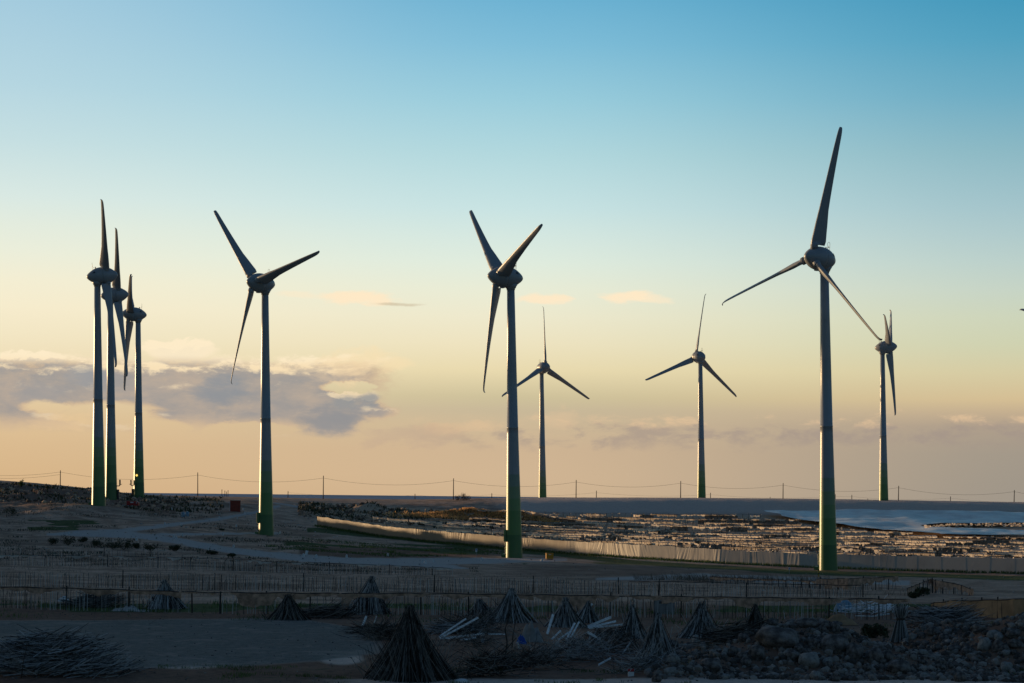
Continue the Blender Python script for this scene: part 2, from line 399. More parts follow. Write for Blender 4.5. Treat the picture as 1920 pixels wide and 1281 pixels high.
def px2w(u, v, D):
    a, b = ray(u, v); return Vector((a * D, D, CZ + b * D))
_Ds = np.concatenate([np.arange(60, 240, .1), np.arange(240, 1100, .4)])
def hit(u, v, dmin=60):
    a, b = ray(u, v)
    d = CZ + b * _Ds - gz0(a * _Ds, _Ds)
    d = np.where(_Ds < dmin, 1.0, d)
    k = np.argmax(d < 0)
    if d[k] >= 0: k = len(_Ds) - 1
    D = float(_Ds[max(k, 1)]); return Vector((a * D, D, gz(a * D, D)))
def proj(x, y, z):
    X, Yv = x / y * F, -(z - CZ) / y * F
    return U0 + X - ROLL * Yv, V0 + Yv + ROLL * X

# turbine stands: photo column of the tower foot, distance, row of the hub
TURB = [  # key, foot u, tower top u, hub v, D, yaw, rotor angle, axis tilt, overhang, label
 ('a', 1553, 1545.5, 486.9, 357, -141, 14, 5, 3.1, 'tallest wind turbine, in front of the pale windbreak, one blade pointing straight up'),
 ('b', 964, 957.5, 520.5, 396, -158.5, 72, 3.5, 2.8, 'wind turbine in the middle beside the yellow crate, two blades raised in a V'),
 ('c', 499, 497, 531.8, 441, -136.5, 79, 2, 3.1, 'wind turbine standing alone on the bare ground just right of the red hut'),
 ('d', 185, 182.5, 518, 484, 12, -45, 5, 2.2, 'tallest and nearest wind turbine of the cluster of three by the red trailer'),
 ('e', 208.5, 207, 554, 544, 13.5, -45, 5, 2.1, 'middle wind turbine of the cluster of three, overlapped by the nearest one'),
 ('f', 260.5, 259, 589.9, 606, 190, -54, 3.5, 2.7, 'lowest wind turbine of the cluster of three, its rotor facing left'),
 ('g', 1017.5, 1015.5, 690.2, 762, -56.5, 1, 3.5, 2.5, 'small distant wind turbine on the embankment, its left blade behind the middle tower'),
 ('h', 1315.5, 1313, 669.7, 727, 118.5, -7, 5, 2.8, 'distant wind turbine alone on the embankment, its blades an upside-down Y'),
 ('i', 1657, 1654.5, 651.6, 674, -13.5, -66, 3.5, 2.5, 'distant wind turbine whose head touches the blade tip of the tallest one'),
 ('j', 2072, 2065, 627, 520, -130, -70, 5, 2.8, 'wind turbine almost outside the right edge, only a blade tip reaching into view'),
]
HUB = 52.0
for T in TURB:
    D = T[4]; ppm = F / D
    b = px2w(T[1], T[3] + HUB * ppm, D)
    if T[0] in 'abcdefj':
        PADS.append((b.x, b.y, float(b.z - gz(b.x, b.y)), 11.0))

ROADS = ((((100,1002,2),(160,1000,5),(225,996,4),(325,984,3),(425,971,2.5),(480,960,2.5),(520,950,2)), 3),
                   (((90,1002,2),(150,1000,6),(250,1003,6),(310,1011,6),(370,1021,6),(430,1031,6),(480,1038,6),(560,1046,6),(640,1051,6),(740,1053,6),(860,1052,6),(960,1051,4),(1060,1050,2)), 6),
                   (((640,1053,5),(760,1057,5),(850,1063,4),(880,1067,1)), 4), (((280,1003,2),(400,1001,2),(520,1000,2)), 2),
                   (((560,950,2),(470,935,2)), 2), (((1120,1086,2),(1300,1082,6),(1500,1088,6),(1700,1093,4)), 4))
def on_road(x, y):
    u, v = proj(x, y, gz(x, y))
    for pts, h in ROADS:
        p = sorted(pts)
        if p[0][0] < u < p[-1][0] and abs(v - np.interp(u, [q[0] for q in p], [q[1] for q in p])) < np.interp(u, [q[0] for q in p], [q[2] for q in p]) + 2.5: return True
    return False
def build_terrain():
    ys = [45.0]
    while ys[-1] < 1450: ys.append(ys[-1] + max(.22, (ys[-1] * .0034 if ys[-1] < 700 else ys[-1] * .012)))
    ys = np.array(ys)
    us = np.concatenate([np.linspace(-12000, -140, 190), np.arange(-130, 2055, 4.6), np.linspace(2065, 4600, 50)])
    UU, YY = np.meshgrid(us, ys); XX = (UU - U0) / F * YY
    ZZ = gz0(XX.ravel(), YY.ravel()).reshape(XX.shape)
    ZZ = np.where(YY > 1390, -3, ZZ)
    nr, nc = XX.shape
    me = bpy.data.meshes.new('ground')
    idx = np.arange(nr * nc).reshape(nr, nc)
    q = np.stack([idx[:-1, :-1], idx[:-1, 1:], idx[1:, 1:], idx[1:, :-1]], -1).reshape(-1, 4)
    me.vertices.add(nr * nc); me.vertices.foreach_set('co', np.stack([XX, YY, ZZ], -1).ravel().astype(np.float32))
    me.loops.add(q.size); me.loops.foreach_set('vertex_index', q.ravel().astype(np.int32))
    me.polygons.add(len(q)); me.polygons.foreach_set('loop_start', np.arange(0, q.size, 4, dtype=np.int32)); me.polygons.foreach_set('loop_total', np.full(len(q), 4, np.int32))
    me.update(calc_edges=True); me.validate(); me.polygons.foreach_set('use_smooth', np.ones(len(q), bool))
    # what lies on the ground where: tracks, grass, red earth, pale earth
    u, v = proj(XX, YY, ZZ); j1 = fbm(XX / 3, YY / 5, 41) ; j2 = fbm(XX / 9, YY / 12, 51)
    def lane(pts, h):
        p = np.array(pts, float); vv = np.interp(u, p[:, 0], p[:, 1]); hh = np.interp(u, p[:, 0], p[:, 2] if p.shape[1] > 2 else np.full(len(p), h))
        inr = (u > p[0, 0] - 4) & (u < p[-1, 0] + 4)
        return np.where(inr, sst(-(np.abs(v - vv) + j1 * 2.4), -hh - 1.2, -hh + 1.2), 0)
    far = YY < 620
    road = np.zeros_like(u)
    for pts, h in ROADS:
        road = np.maximum(road, lane(sorted(pts), h) * (YY < 620))
    ytop = np.interp(u, [-400, 0, 400, 480, 580, 640, 700, 760], [1166, 1164, 1162, 1160, 1163, 1172, 1184, 1215]) + j1 * 3
    ybot = np.interp(u, [-400, 240, 420, 600, 720], [1262, 1256, 1250, 1236, 1225]) + j1 * 8
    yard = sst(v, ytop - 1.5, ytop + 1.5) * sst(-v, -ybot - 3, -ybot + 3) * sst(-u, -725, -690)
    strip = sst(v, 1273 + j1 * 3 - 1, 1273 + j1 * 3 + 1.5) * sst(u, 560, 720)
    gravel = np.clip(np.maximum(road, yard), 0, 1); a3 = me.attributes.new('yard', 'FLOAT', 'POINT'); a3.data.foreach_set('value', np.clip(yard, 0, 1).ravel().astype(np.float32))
    grass = np.zeros_like(u)
    fu = [595, 760, 950, 1200, 1500, 1920]; fv = [991, 1008, 1028, 1053, 1071, 1082]
    vf = np.interp(u, fu, fv)
    grass = np.maximum(grass, sst(v, vf - 3, vf) * sst(-v, -vf - 9 - j2 * 6, -vf - 4) * (u > 575))
    grass = np.maximum(grass, sst(-np.abs(v - 1023 - (u - 640) * .04), -11, -5) * sst(u, 500, 560) * sst(-u, -960, -860) * sst(j2, -.12, .1))
    grass = np.maximum(grass, sst(-np.abs(v - 1060), -9, -4) * (u > 980) * (u < 1200) * sst(j2, -.05, .2) * .7)
    grass = np.maximum(grass, sst(-np.abs(v - 1140), -12, -4) * sst(j2, .02, .2))
    grass = np.maximum(grass, sst(-np.abs(v - 1262), -14, -4) * (u > 380) * sst(j2 + j1 * .5, .05, .25))
    grass = np.maximum(grass, sst(-np.abs(v - 985), -14, -6) * (u > 50) * (u < 240) * sst(j2, .0, .2))
    red = np.clip(sst(v, 1128, 1140) * sst(-v, -1176, -1160) + sst(v, 1240, 1256) * sst(-u, -1250, -700) + sst(-np.abs(v - 1036), -14, -6) * (u > 560) * sst(-u, -960, -900) + .6 * sst(-np.abs(v - 1070), -16, -6) * sst(u, 880, 1040) * (YY < 420), 0, 1)
    red = np.maximum(red, sst(-YY, -160, -145) * (1 - strip) * .85)
    red = np.maximum(red, .8 * sst(yyc := YY, 470, 500) * sst(-YY, -640, -600) * (u < 330))
    pale = np.clip(strip + sst(-np.hypot((u - 350) / 90, (v - 1243) / 14), -1, -.6) + sst(-np.hypot((u - 640) / 50, (v - 1236) / 13), -1, -.6) + 1.2 * sst(YY, 632, 650) * sst(u, 900, 1000), 0, 1)
    a = me.color_attributes.new('cover', 'FLOAT_COLOR', 'POINT')
    a.data.foreach_set('color', np.stack([gravel, grass * (1 - gravel), red, pale], -1).ravel().astype(np.float32))
    a2 = me.attributes.new('dark', 'FLOAT', 'POINT')
    field = sst(YY, 375, 395) * sst(-YY, -642, -636) * sst(v - 0 * u, 0, 1) * (v < vf + 2) * (u > 590)
    a2.data.foreach_set('value', np.clip(field, 0, 1).ravel().astype(np.float32))
    m = bpy.data.materials.new('earth'); m.use_nodes = True; nt = m.node_tree; b = nt.nodes['Principled BSDF']
    at = nt.nodes.new('ShaderNodeAttribute'); at.attribute_name = 'cover'; sp = nt.nodes.new('ShaderNodeSeparateColor'); nt.links.new(at.outputs['Color'], sp.inputs[0])
    ad = nt.nodes.new('ShaderNodeAttribute'); ad.attribute_name = 'dark'
    tc = nt.nodes.new('ShaderNodeTexCoord'); ob = tc.outputs['Object']
    n1 = noise_x(nt, ob, .22, 6, .62); n2 = noise_x(nt, ob, 2.4, 6, .65); n3 = noise_x(nt, ob, 16, 3, .6)
    soil = mixc(nt, n1.ss(.36, .64), (.34, .20, .135), (.64, .43, .31)); soil = mixc(nt, noise_x(nt, ob, .06, 5, .6).ss(.52, .62) * .7, soil, (.22, .135, .09))
    soil = mixc(nt, n2.ss(.42, .7) * .75, soil, (.19, .14, .108)); soil = mixc(nt, n3.ss(.55, .75) * .6, soil, (.6, .48, .39))
    redc = mixc(nt, n2.ss(.3, .7), (.075, .042, .03), (.23, .125, .085)); soil = mixc(nt, Ex(nt, sp.outputs[2]) * .85, soil, redc)
    soil = mixc(nt, Ex(nt, ad.outputs['Fac']) * .8, soil, mixc(nt, n2.ss(.3, .7), (.42, .29, .195), (.70, .50, .34)))
    palec = mixc(nt, n2.ss(.3, .7), (.56, .43, .35), (.76, .60, .50)); soil = mixc(nt, Ex(nt, at.outputs['Alpha']) * .95, soil, palec)
    grc = mixc(nt, n2.ss(.3, .7), (.03, .05, .016), (.075, .115, .034)); soil = mixc(nt, (Ex(nt, sp.outputs[1]) * (n2 + .55)).ss(.3, .8), soil, grc)
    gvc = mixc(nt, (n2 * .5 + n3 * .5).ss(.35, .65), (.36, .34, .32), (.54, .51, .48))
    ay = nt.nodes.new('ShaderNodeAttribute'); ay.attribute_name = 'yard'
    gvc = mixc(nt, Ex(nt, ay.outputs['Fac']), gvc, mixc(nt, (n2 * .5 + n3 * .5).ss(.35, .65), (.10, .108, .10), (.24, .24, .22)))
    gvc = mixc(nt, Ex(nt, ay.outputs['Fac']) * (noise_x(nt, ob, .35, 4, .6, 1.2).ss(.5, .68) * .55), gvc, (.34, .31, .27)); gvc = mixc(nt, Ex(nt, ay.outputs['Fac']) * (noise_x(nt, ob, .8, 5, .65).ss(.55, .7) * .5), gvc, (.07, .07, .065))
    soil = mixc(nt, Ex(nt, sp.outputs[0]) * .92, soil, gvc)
    nt.links.new(soil, b.inputs['Base Color']); b.inputs['Roughness'].default_value = 1; b.inputs['Specular IOR Level'].default_value = .1
    bp = nt.nodes.new('ShaderNodeBump'); bp.inputs['Strength'].default_value = .7; bp.inputs['Distance'].default_value = .25
    nt.links.new((n2 * .7 + n3 * .3).k, bp.inputs['Height']); nt.links.new(bp.outputs[0], b.inputs['Normal'])
    me.materials.append(m)
    tag(link('ground', me), kind='structure')
build_terrain()

def build_sea():
    m = bpy.data.materials.new('sea_water'); m.use_nodes = True; nt = m.node_tree; b = nt.nodes['Principled BSDF']
    tc = nt.nodes.new('ShaderNodeTexCoord')
    n = noise_x(nt, tc.outputs['Object'], .004, 4)
    nt.links.new(mixc(nt, n.ss(.3, .7), (.17, .29, .42), (.22, .34, .46)), b.inputs['Base Color'])
    b.inputs['Roughness'].default_value = .9; b.inputs['Specular IOR Level'].default_value = .02
    mb = MB(); ys = [600, 1200, 3000, 9000, 30000, 120000]; xs = [-160000, -40000, -8000, -1500, 0, 1500, 8000, 40000, 160000]
    mb.grid([[(x, y, 0) for x in xs] for y in ys])
    tag(mb.build('sea', m), kind='structure')
build_sea()

# ------------------------------------------------------------------ wind turbines
def tower_material():
    m = bpy.data.materials.new('tower_paint'); m.use_nodes = True; nt = m.node_tree; b = nt.nodes['Principled BSDF']
    tc = nt.nodes.new('ShaderNodeTexCoord'); sx = nt.nodes.new('ShaderNodeSeparateXYZ'); nt.links.new(tc.outputs['Object'], sx.inputs[0])
    z = Ex(nt, sx.outputs[2]) / 52.0
    st = [(0, (.052, .148, .05)), (4.1, (.105, .225, .07)), (8.6, (.155, .27, .11)), (10.8, (.20, .285, .155)), (13.1, (.22, .29, .23)), (15.3, (.31, .33, .35))]
    c = ramp(nt, z, [(p / 52, k) for p, k in st], 'CONSTANT')
    n = noise_x(nt, tc.outputs['Object'], .7, 5)
    # section joints and weather streaks
    c = mixc(nt, n.ss(.45, .8) * .18, c, (.12, .13, .12))
    nt.links.new(c, b.inputs['Base Color']); b.inputs['Roughness'].default_value = .36; b.inputs['Specular IOR Level'].default_value = .5
    return m
M_tower = tower_material()
def turbine_meshes():
    t = MB(); prof = [(-3, 1.62), (0, 1.58), (2, 1.52), (4.1, 1.47), (8.6, 1.37), (13.1, 1.28), (15.3, 1.23), (23, 1.07), (24, 1.05), (24.02, 1.075), (24.2, 1.075), (24.22, 1.045), (33, .93), (42, .80), (50.2, .70)]
    t.lathe(prof, 48); tower = t.mesh('tower', M_tower, True)
    AX = Matrix.Rotation(R_(90), 4, 'Y')                # lathe axis Z -> X
    def hull(pts): mb = MB(); mb.lathe(pts, 48, AX); return mb
    n = hull([(-2.42, .02), (-2.4, .2), (-2.25, .46), (-1.95, .78), (-1.5, 1.13), (-1.0, 1.46), (-.5, 1.7), (0, 1.86), (.5, 1.95), (1.0, 1.99), (1.08, 1.99), (1.1, 1.93), (1.14, 1.93)])
    nac = n.mesh('nacelle', M_paint, True)
    k = MB(); k.lathe([(-2.35, .78), (-2.05, .80), (-2.0, .92), (-1.75, 1.0), (-1.3, 1.3)], 36); neck = k.mesh('yaw_collar', M_paint, True)
    h = hull([(1.10, 1.90), (1.15, 1.99), (1.6, 1.98), (2.15, 1.90), (2.7, 1.73), (3.2, 1.48), (3.7, 1.15), (4.1, .82), (4.4, .5), (4.56, .25), (4.6, .02)])
    hubm = h.mesh('hub', M_paint, True)
    # blade: +Z along the span, +X towards the trailing edge, +Y towards the bent tip
    secs = [(1.35, -.56, .56, 0, 1.0), (2.02, -.56, .56, 0, 1.0), (2.14, -.60, .75, 0, .85), (2.2, -.66, 1.75, 0, .42), (2.9, -.68, 1.82, 0, .38), (4.2, -.66, 1.62, 0, .34), (6, -.64, 1.36, 0, .31), (8, -.62, 1.13, 0, .28),
            (10, -.60, .97, 0, .26), (13, -.56, .78, 0, .24), (16, -.52, .62, .02, .22), (18.5, -.48, .50, .04, .2), (20.4, -.43, .42, .07, .2), (21.1, -.38, .36, .12, .2), (21.5, -.32, .30, .22, .22), (21.70, -.26, .25, .34, .3), (21.79, -.21, .20, .46, .4), (21.8, -.15, .15, .54, .4)]
    vs, fs, N = [], [], 16
    for (r, le, te, yo, th) in secs:
        if r > 7: le, te = le * .93, te * .93
        c = te - le; tw = R_(-8 + 16 * min(1, max(0, (21 - r) / 19)) )
        for q in range(N):
            a = 2 * math.pi * q / N
            xx = (le + te) / 2 + math.cos(a) * c / 2
            fr = (1 - math.cos(a)) / 2                 # 1 at the leading edge
            yy = math.sin(a) * c / 2 * th * (1.3 if r > 4 else 1.0) * (1.0 if th > .8 else (.35 + .9 * fr) )
            X = xx * math.cos(tw) - yy * math.sin(tw); Yv = xx * math.sin(tw) + yy * math.cos(tw)
            vs.append((X, Yv + yo, r))
    for i in range(len(secs) - 1):
        for q in range(N): fs.append((i * N + q, i * N + (q + 1) % N, (i + 1) * N + (q + 1) % N, (i + 1) * N + q))
    fs += [tuple(range(N - 1, -1, -1)), tuple(range((len(secs) - 1) * N, len(secs) * N))]
    bl = MB(); bl.add(vs, fs); blade = bl.mesh('blade', M_paint, True)
    co = MB(); co.lathe([(1.7, .66), (2.04, .66)], 28); collar = co.mesh('blade_collar', M_paint, False)
    an = MB()                                          # wind sensor frame: loop, crossbar and stay
    an.tube([(-.9, .28, 1.45), (-.9, .28, 2.7)], .03, 5).tube([(-.9, -.28, 1.45), (-.9, -.28, 2.7)], .03, 5)
    arc = [(-.9, .28 * math.cos(t), 2.7 + .4 * math.sin(t)) for t in np.linspace(0, math.pi, 9)]
    an.tube(arc, .03, 5); an.tube([(-.9, .28, 2.15), (-.9, -.28, 2.15)], .035, 5); an.tube([(-.9, 0, 2.1), (-.9, 0, 2.45)], .05, 5); an.tube([(-.2, 0, 1.8), (-.9, 0, 2.15)], .02, 4)
    ane = an.mesh('wind_sensor', M_dark)
    la = MB(); la.tube([(-.25, 0, 1.75), (-.25, 0, 2.12)], .11, 8); lamp = la.mesh('warning_lamp', M_dark)
    ve = MB()                                          # triangular air vent on each flank
    for s in (1,):
        ve.add([(-1.1, s * 1.32, .55), (-.35, s * 1.64, .62), (-.62, s * 1.40, 1.02), (-1.1, s * 1.36, .55), (-.35, s * 1.68, .62), (-.62, s * 1.44, 1.02)], [(0, 1, 2), (3, 5, 4), (0, 3, 4, 1), (1, 4, 5, 2), (2, 5, 3, 0)])
    vent = ve.mesh('vent', M_dark)
    d = MB(); d.box((0, 1.56, 1.75), (.9, .12, 2.1), None, .03); d.box((0, 1.9, .35), (1.2, .8, .7)); door = d.mesh('door', M_tower)
    sk = MB(); sk.add([(1.2, -.5, -1.85), (1.9, -.5, -1.78), (1.9, .5, -1.78), (1.2, .5, -1.85), (1.25, -.4, -2.1), (1.95, -.35, -2.12), (1.95, .35, -2.12), (1.25, .4, -2.1)], [(3, 2, 1, 0), (4, 5, 6, 7), (0, 1, 5, 4), (1, 2, 6, 5), (2, 3, 7, 6), (3, 0, 4, 7)])
    drip = sk.mesh('drain_flap', M_paint)
    return tower, nac, neck, hubm, blade, collar, ane, lamp, vent, door, drip
TM = turbine_meshes()
def turbine(T):
    key, u, ut, hv, D, yaw, th0, tilt, off, label = T
    base = px2w(u, hv + HUB * F / D, D)
    root = thing('wind_turbine', label, 'wind turbine', base, 0, 'wind turbines')
    root.rotation_euler = (0, -(ROLL + (u - ut) / (HUB * F / D)), 0)
    tower, nac, neck, hubm, blade, collar, ane, lamp, vent, door, drip = TM
    tw = link('tower', tower, root)
    dr = link('door', door, tw); dr.rotation_euler = (0, 0, R_(70))
    link('yaw_collar', neck, root, (0, 0, HUB))
    ph = R_(yaw); ti = R_(tilt)
    n = Vector((math.cos(ph) * math.cos(ti), math.sin(ph) * math.cos(ti), math.sin(ti)))
    e1 = Vector((-math.sin(ph), math.cos(ph), 0)); up = n.cross(e1)
    MH = Matrix((( n.x, e1.x, up.x, 0), (n.y, e1.y, up.y, 0), (n.z, e1.z, up.z, HUB), (0, 0, 0, 1)))
    na = link('nacelle', nac, root); na.matrix_local = MH
    for nm, me in (('wind_sensor', ane), ('warning_lamp', lamp), ('vent', vent)): link(nm, me, na)
    v2 = link('vent', vent, na); v2.scale = (1, -1, 1)
    hb = link('hub', hubm, root); hb.matrix_local = MH; link('drain_flap', drip, hb)
    be = R_(130); s, c = math.sin(be), math.cos(be)
    for k in range(3):
        t = R_(th0 + 120 * k)
        b = e1 * math.sin(t) + up * math.cos(t); tg = e1 * math.cos(t) - up * math.sin(t)
        X = -(n * s + tg * c); Y = n * c - tg * s
        o = n * off + Vector((0, 0, HUB))
        MBl = Matrix(((X.x, Y.x, b.x, o.x), (X.y, Y.y, b.y, o.y), (X.z, Y.z, b.z, o.z), (0, 0, 0, 1)))
        bl = link('blade', blade, root); bl.matrix_local = MBl; link('blade_collar', collar, bl)
    if key in 'ef':                                    # dark canister on a bracket at the foot
        sg = 1 if key == 'e' else -1
        mb = MB(); mb.tube([(sg * 1.35, 0, 3.4), (sg * 2.1, 0, 3.4), (sg * 2.25, 0, 3.6)], .13, 6).tube([(sg * 2.05, 0, 3.5), (sg * 2.8, 0, 3.9)], .05, 5)
        br = mb.build('bracket', M_dark, root)
        MB().tube([(sg * 2.25, 0, 3.6), (sg * 2.25, 0, 5.0)], .2, 10).build('canister', M_dark, br, True)
        bx = MB(); bx.box((sg * 1.75, 0, 1.2), (.55, .9, 2.6), None, .05); bx.build('switch_box', M_dark, root)
    if key == 'f':  # bright yellow dot on the tower, built as a glowing disc
        lm = bpy.data.materials.new('disc_glow'); lm.use_nodes = True; bs = lm.node_tree.nodes['Principled BSDF']; bs.inputs['Base Color'].default_value = (.9, .6, .15, 1); bs.inputs['Emission Color'].default_value = (1, .62, .12, 1); bs.inputs['Emission Strength'].default_value = 1.4
        MB().lathe([(-.2, .1), (-.12, .3), (.12, .3), (.2, .1)], 14, Matrix.Rotation(R_(90), 4, 'X')).build('glow_disc', lm, root, True, (-.35, -1.42, 6.3))
    if key in 'bc':
        bx = MB(); bx.box((-1.62, -.25, 4.1 if key == 'b' else 3.6), (.55, .8, 2.2), None, .05); bx.build('cable_box', M_tower, root)
    return root
for T in TURB: turbine(T)

# ------------------------------------------------------------------ power poles and wires
def pole(u, vt, vb, D, label, group, wid=.13, arm=True, lean=0.0):
    p = px2w(u, vb, D); h = (vb - vt) * D / F
    r = thing('utility_pole', label, 'pole', p, 0, group)
    MB().tube([(0, 0, -2), (lean * -h, 0, h)], [wid * 1.15, wid * .75], 8).build('shaft', M_wood, r, True)
    if arm:
        a = MB(); a.box((lean * -h * .86, 0, h * .865), (.16, .9, .12)); a.tube([(lean * -h * .86, -.35, h * .87), (lean * -h * .86, -.35, h * .90)], .05, 5); a.tube([(lean * -h * .86, .35, h * .87), (lean * -h * .86, .35, h * .90)], .05, 5); a.build('crossarm', M_wood, r)
    return p, h
TALL = [(-130,874,905),(113,882,914),(371,886,935),(606,892,937),(850,897,940),(1080,900,940),(1276,902,942),(1468,906,943),(1684,911,946),(1901,919,949),(2120,927,953)]
tops = []
nb = ['outside the left edge', 'on the debris slope left of the turbine cluster', 'between the red trailer and the red hut', 'beside the cut earth bank', 'left of the dry bush on the straw mound', 'right of the small turbine in the middle', 'left of the turbine seen from behind', 'midway between the turbine seen from behind and the tallest turbine', 'right of the turbine seen side-on', 'at the right edge', 'outside the right edge']
for (u, a, b), w in zip(TALL, nb):
    p, h = pole(u, a, b, 690, 'tall thin wooden utility pole ' + w, 'tall poles along the horizon', .15, True, (-.02 if u > 1600 else .015 if u == 371 else 0))
    tops.append(p + Vector((0, -.3, h * .9)))
def wire(pts, sag, r, label, extra=()):
    mb = MB()
    for a, b in list(zip(pts[:-1], pts[1:])) + list(extra):
        L = []
        for k in range(15):
            t = k / 14; p = a.lerp(b, t); p.z -= sag(b - a) * 4 * t * (1 - t); L.append(p)
        mb.tube(L, r, 4, False)
    return tag(mb.build('overhead_wire', M_dark), label, 'wire')
wire(tops, lambda d: d.length * .043, .030, 'upper overhead wire sagging from tall pole to tall pole along the whole horizon', [(tops[0] + Vector((0, .5, -1.1)), tops[1] + Vector((0, .5, -.8)))])
SHORT = [(540,921,935,'in front of the sea left of the cut earth bank'),(778,926,940,'behind the rubble field in front of the sea'),(922,925,940,'just left of the middle turbine tower'),(1118,920,941,'right of the tall pole nearest the middle turbine'),(1332,924,943,'right of the turbine seen from behind'),(1566,927,946,'touching the right side of the tallest tower'),(1597,928,946,'carrying a small lamp head right of the tallest tower'),(1782,931,949,'in front of the sea at the far right'),(2010,938,955,'outside the right edge')]
t2 = []
for u, a, b, w in SHORT:
    p, h = pole(u, a, b, 860, 'short far-off utility pole ' + w, 'short far poles', .17, False); t2.append(p + Vector((0, 0, h * .82)))
    if u == 1597: pass
wire(t2, lambda d: d.length * .022, .022, 'thin lower overhead wire on the short far poles')
for i, (u, a) in enumerate(((416, 918), (421.5, 920), (427.5, 919.5), (424.5, 922), (1444, 932), (1627, 935))):
    p = px2w(u, 936, 900); h = (936 - a) * 900 / F
    tag(MB().tube([(0, 0, -1), (0, 0, h * .8), (0, 0, h)], [.14, .12, .16], 6).build('post', M_wood, None, False, p), ['leftmost of four tiny posts on the shore left of the lone turbine', 'second of four tiny posts on the shore left of the lone turbine', 'rightmost of four tiny posts on the shore left of the lone turbine', 'shortest of four tiny posts on the shore left of the lone turbine', 'tiny post on the embankment left of the tallest tower', 'tiny post on the embankment left of the turbine seen side-on'][i], 'post', 'tiny posts on the horizon')

# ------------------------------------------------------------------ windbreak fence
FL = [(595,500,2.3),(680,486,2.4),(760,472,2.5),(850,458,2.5),(950,444,2.5),(1080,427,2.6),(1200,411,2.7),(1350,396,2.6),(1500,385,2.6),(1700,377,2.65),(1920,370,2.75),(2080,365,2.8)]
FP = [(Vector((xd(u, D), D, gz(xd(u, D), D))), h) for u, D, h in FL]
def windbreak():
    r = thing('windbreak_fence', 'long pale wrinkled plastic windbreak fence running behind the two nearest towers', 'fence', FP[0][0])
    o = FP[0][0]; pts = []; 
    for (a, ha), (b, hb) in zip(FP[:-1], FP[1:]):
        n = max(2, int((b - a).length / .09))
        for k in range(n):
            t = k / n; p = a.lerp(b, t); pts.append((p.x, p.y, ha + (hb - ha) * t))
    X = np.array([p[0] for p in pts]); Yv = np.array([p[1] for p in pts]); H = np.array([p[2] for p in pts])
    Zg = gz0(X, Yv); kk = np.ones(41) / 41; Zs = np.convolve(np.pad(Zg, 20, 'edge'), kk, 'valid')
    s = np.concatenate([[0], np.cumsum(np.hypot(np.diff(X), np.diff(Yv)))])
    post_every = 4.2; loc = (s % 13.0) / 13.0
    rows = []
    NR = 12
    wild = np.clip(vnoise(s / 7, s * 0, 5) * 2 + .5, .12, 1)          # some lengths are slack and wrinkled, some stretched
    dirn = vnoise(s / 5, s * 0, 77) * 3.0
    for j in range(NR):
        t = j / (NR - 1)
        sl = s + dirn * (t - .5)
        env = .25 + .75 * np.clip(vnoise(s / 1.3, s * 0 + t * 1.7, 15) * 2 + .5, 0, 1)
        w = wild * env * (.085 * vnoise(sl / .27, s * 0 + t * .5, 9) + .05 * vnoise(sl / .14, s * 0 + t, 13)) * 1.1 + .04 * vnoise(s / 1.5, s * 0 + t, 19)
        sagt = .09 * np.sin(np.pi * ((s % post_every) / post_every)) * t + .14 * vnoise(s / 2.2, s * 0, 31) * t
        Z = np.maximum(Zs, Zg - .1) - .12 + (H + .12) * t - sagt
        rows.append(np.stack([X - o.x + w * .3, Yv - o.y + w, Z - o.z], 1))
    mb = MB(); mb.grid([[tuple(p) for p in row] for row in rows])
    mm = bpy.data.materials.new('windbreak_plastic'); mm.use_nodes = True; nt = mm.node_tree; b = nt.nodes['Principled BSDF']
    tc = nt.nodes.new('ShaderNodeTexCoord'); sx = nt.nodes.new('ShaderNodeSeparateXYZ'); nt.links.new(tc.outputs['Object'], sx.inputs[0])
    n = noise_x(nt, tc.outputs['Object'], .25, 4); xx = Ex(nt, sx.outputs[0])
    c = mixc(nt, (xx + n * 26).ss(62, 84), (.30, .22, .155), (.44, .40, .36))
    c = mixc(nt, n.ss(.5, .75) * .35, c, (.18, .155, .14)); nt.links.new(c, b.inputs['Base Color']); b.inputs['Roughness'].default_value = .5
    tr = nt.nodes.new('ShaderNodeBsdfTranslucent'); nt.links.new(c, tr.inputs['Color']); mx = nt.nodes.new('ShaderNodeMixShader'); mx.inputs[0].default_value = .14
    nt.links.new(b.outputs[0], mx.inputs[1]); nt.links.new(tr.outputs[0], mx.inputs[2]); nt.links.new(mx.outputs[0], nt.nodes['Material Output'].inputs[0])
    mb.build('plastic_sheet', mm, r, True)
    k = 0.0
    while k < s[-1]:
        i = int(np.argmin(np.abs(s - k)))
        MB().tube([(X[i] - o.x, Yv[i] - o.y + .22, Zg[i] - o.z - .4), (X[i] - o.x, Yv[i] - o.y + .22, Zg[i] - o.z + H[i] + .05)], .04, 6).build('post', M_wood, r)
        k += post_every
windbreak()
def fence_y(u):                                       # distance of the windbreak along a bearing
    us = [U0 + p.x / p.y * F for p, h in FP]; return float(np.interp(u, us, [p.y for p, h in FP]))

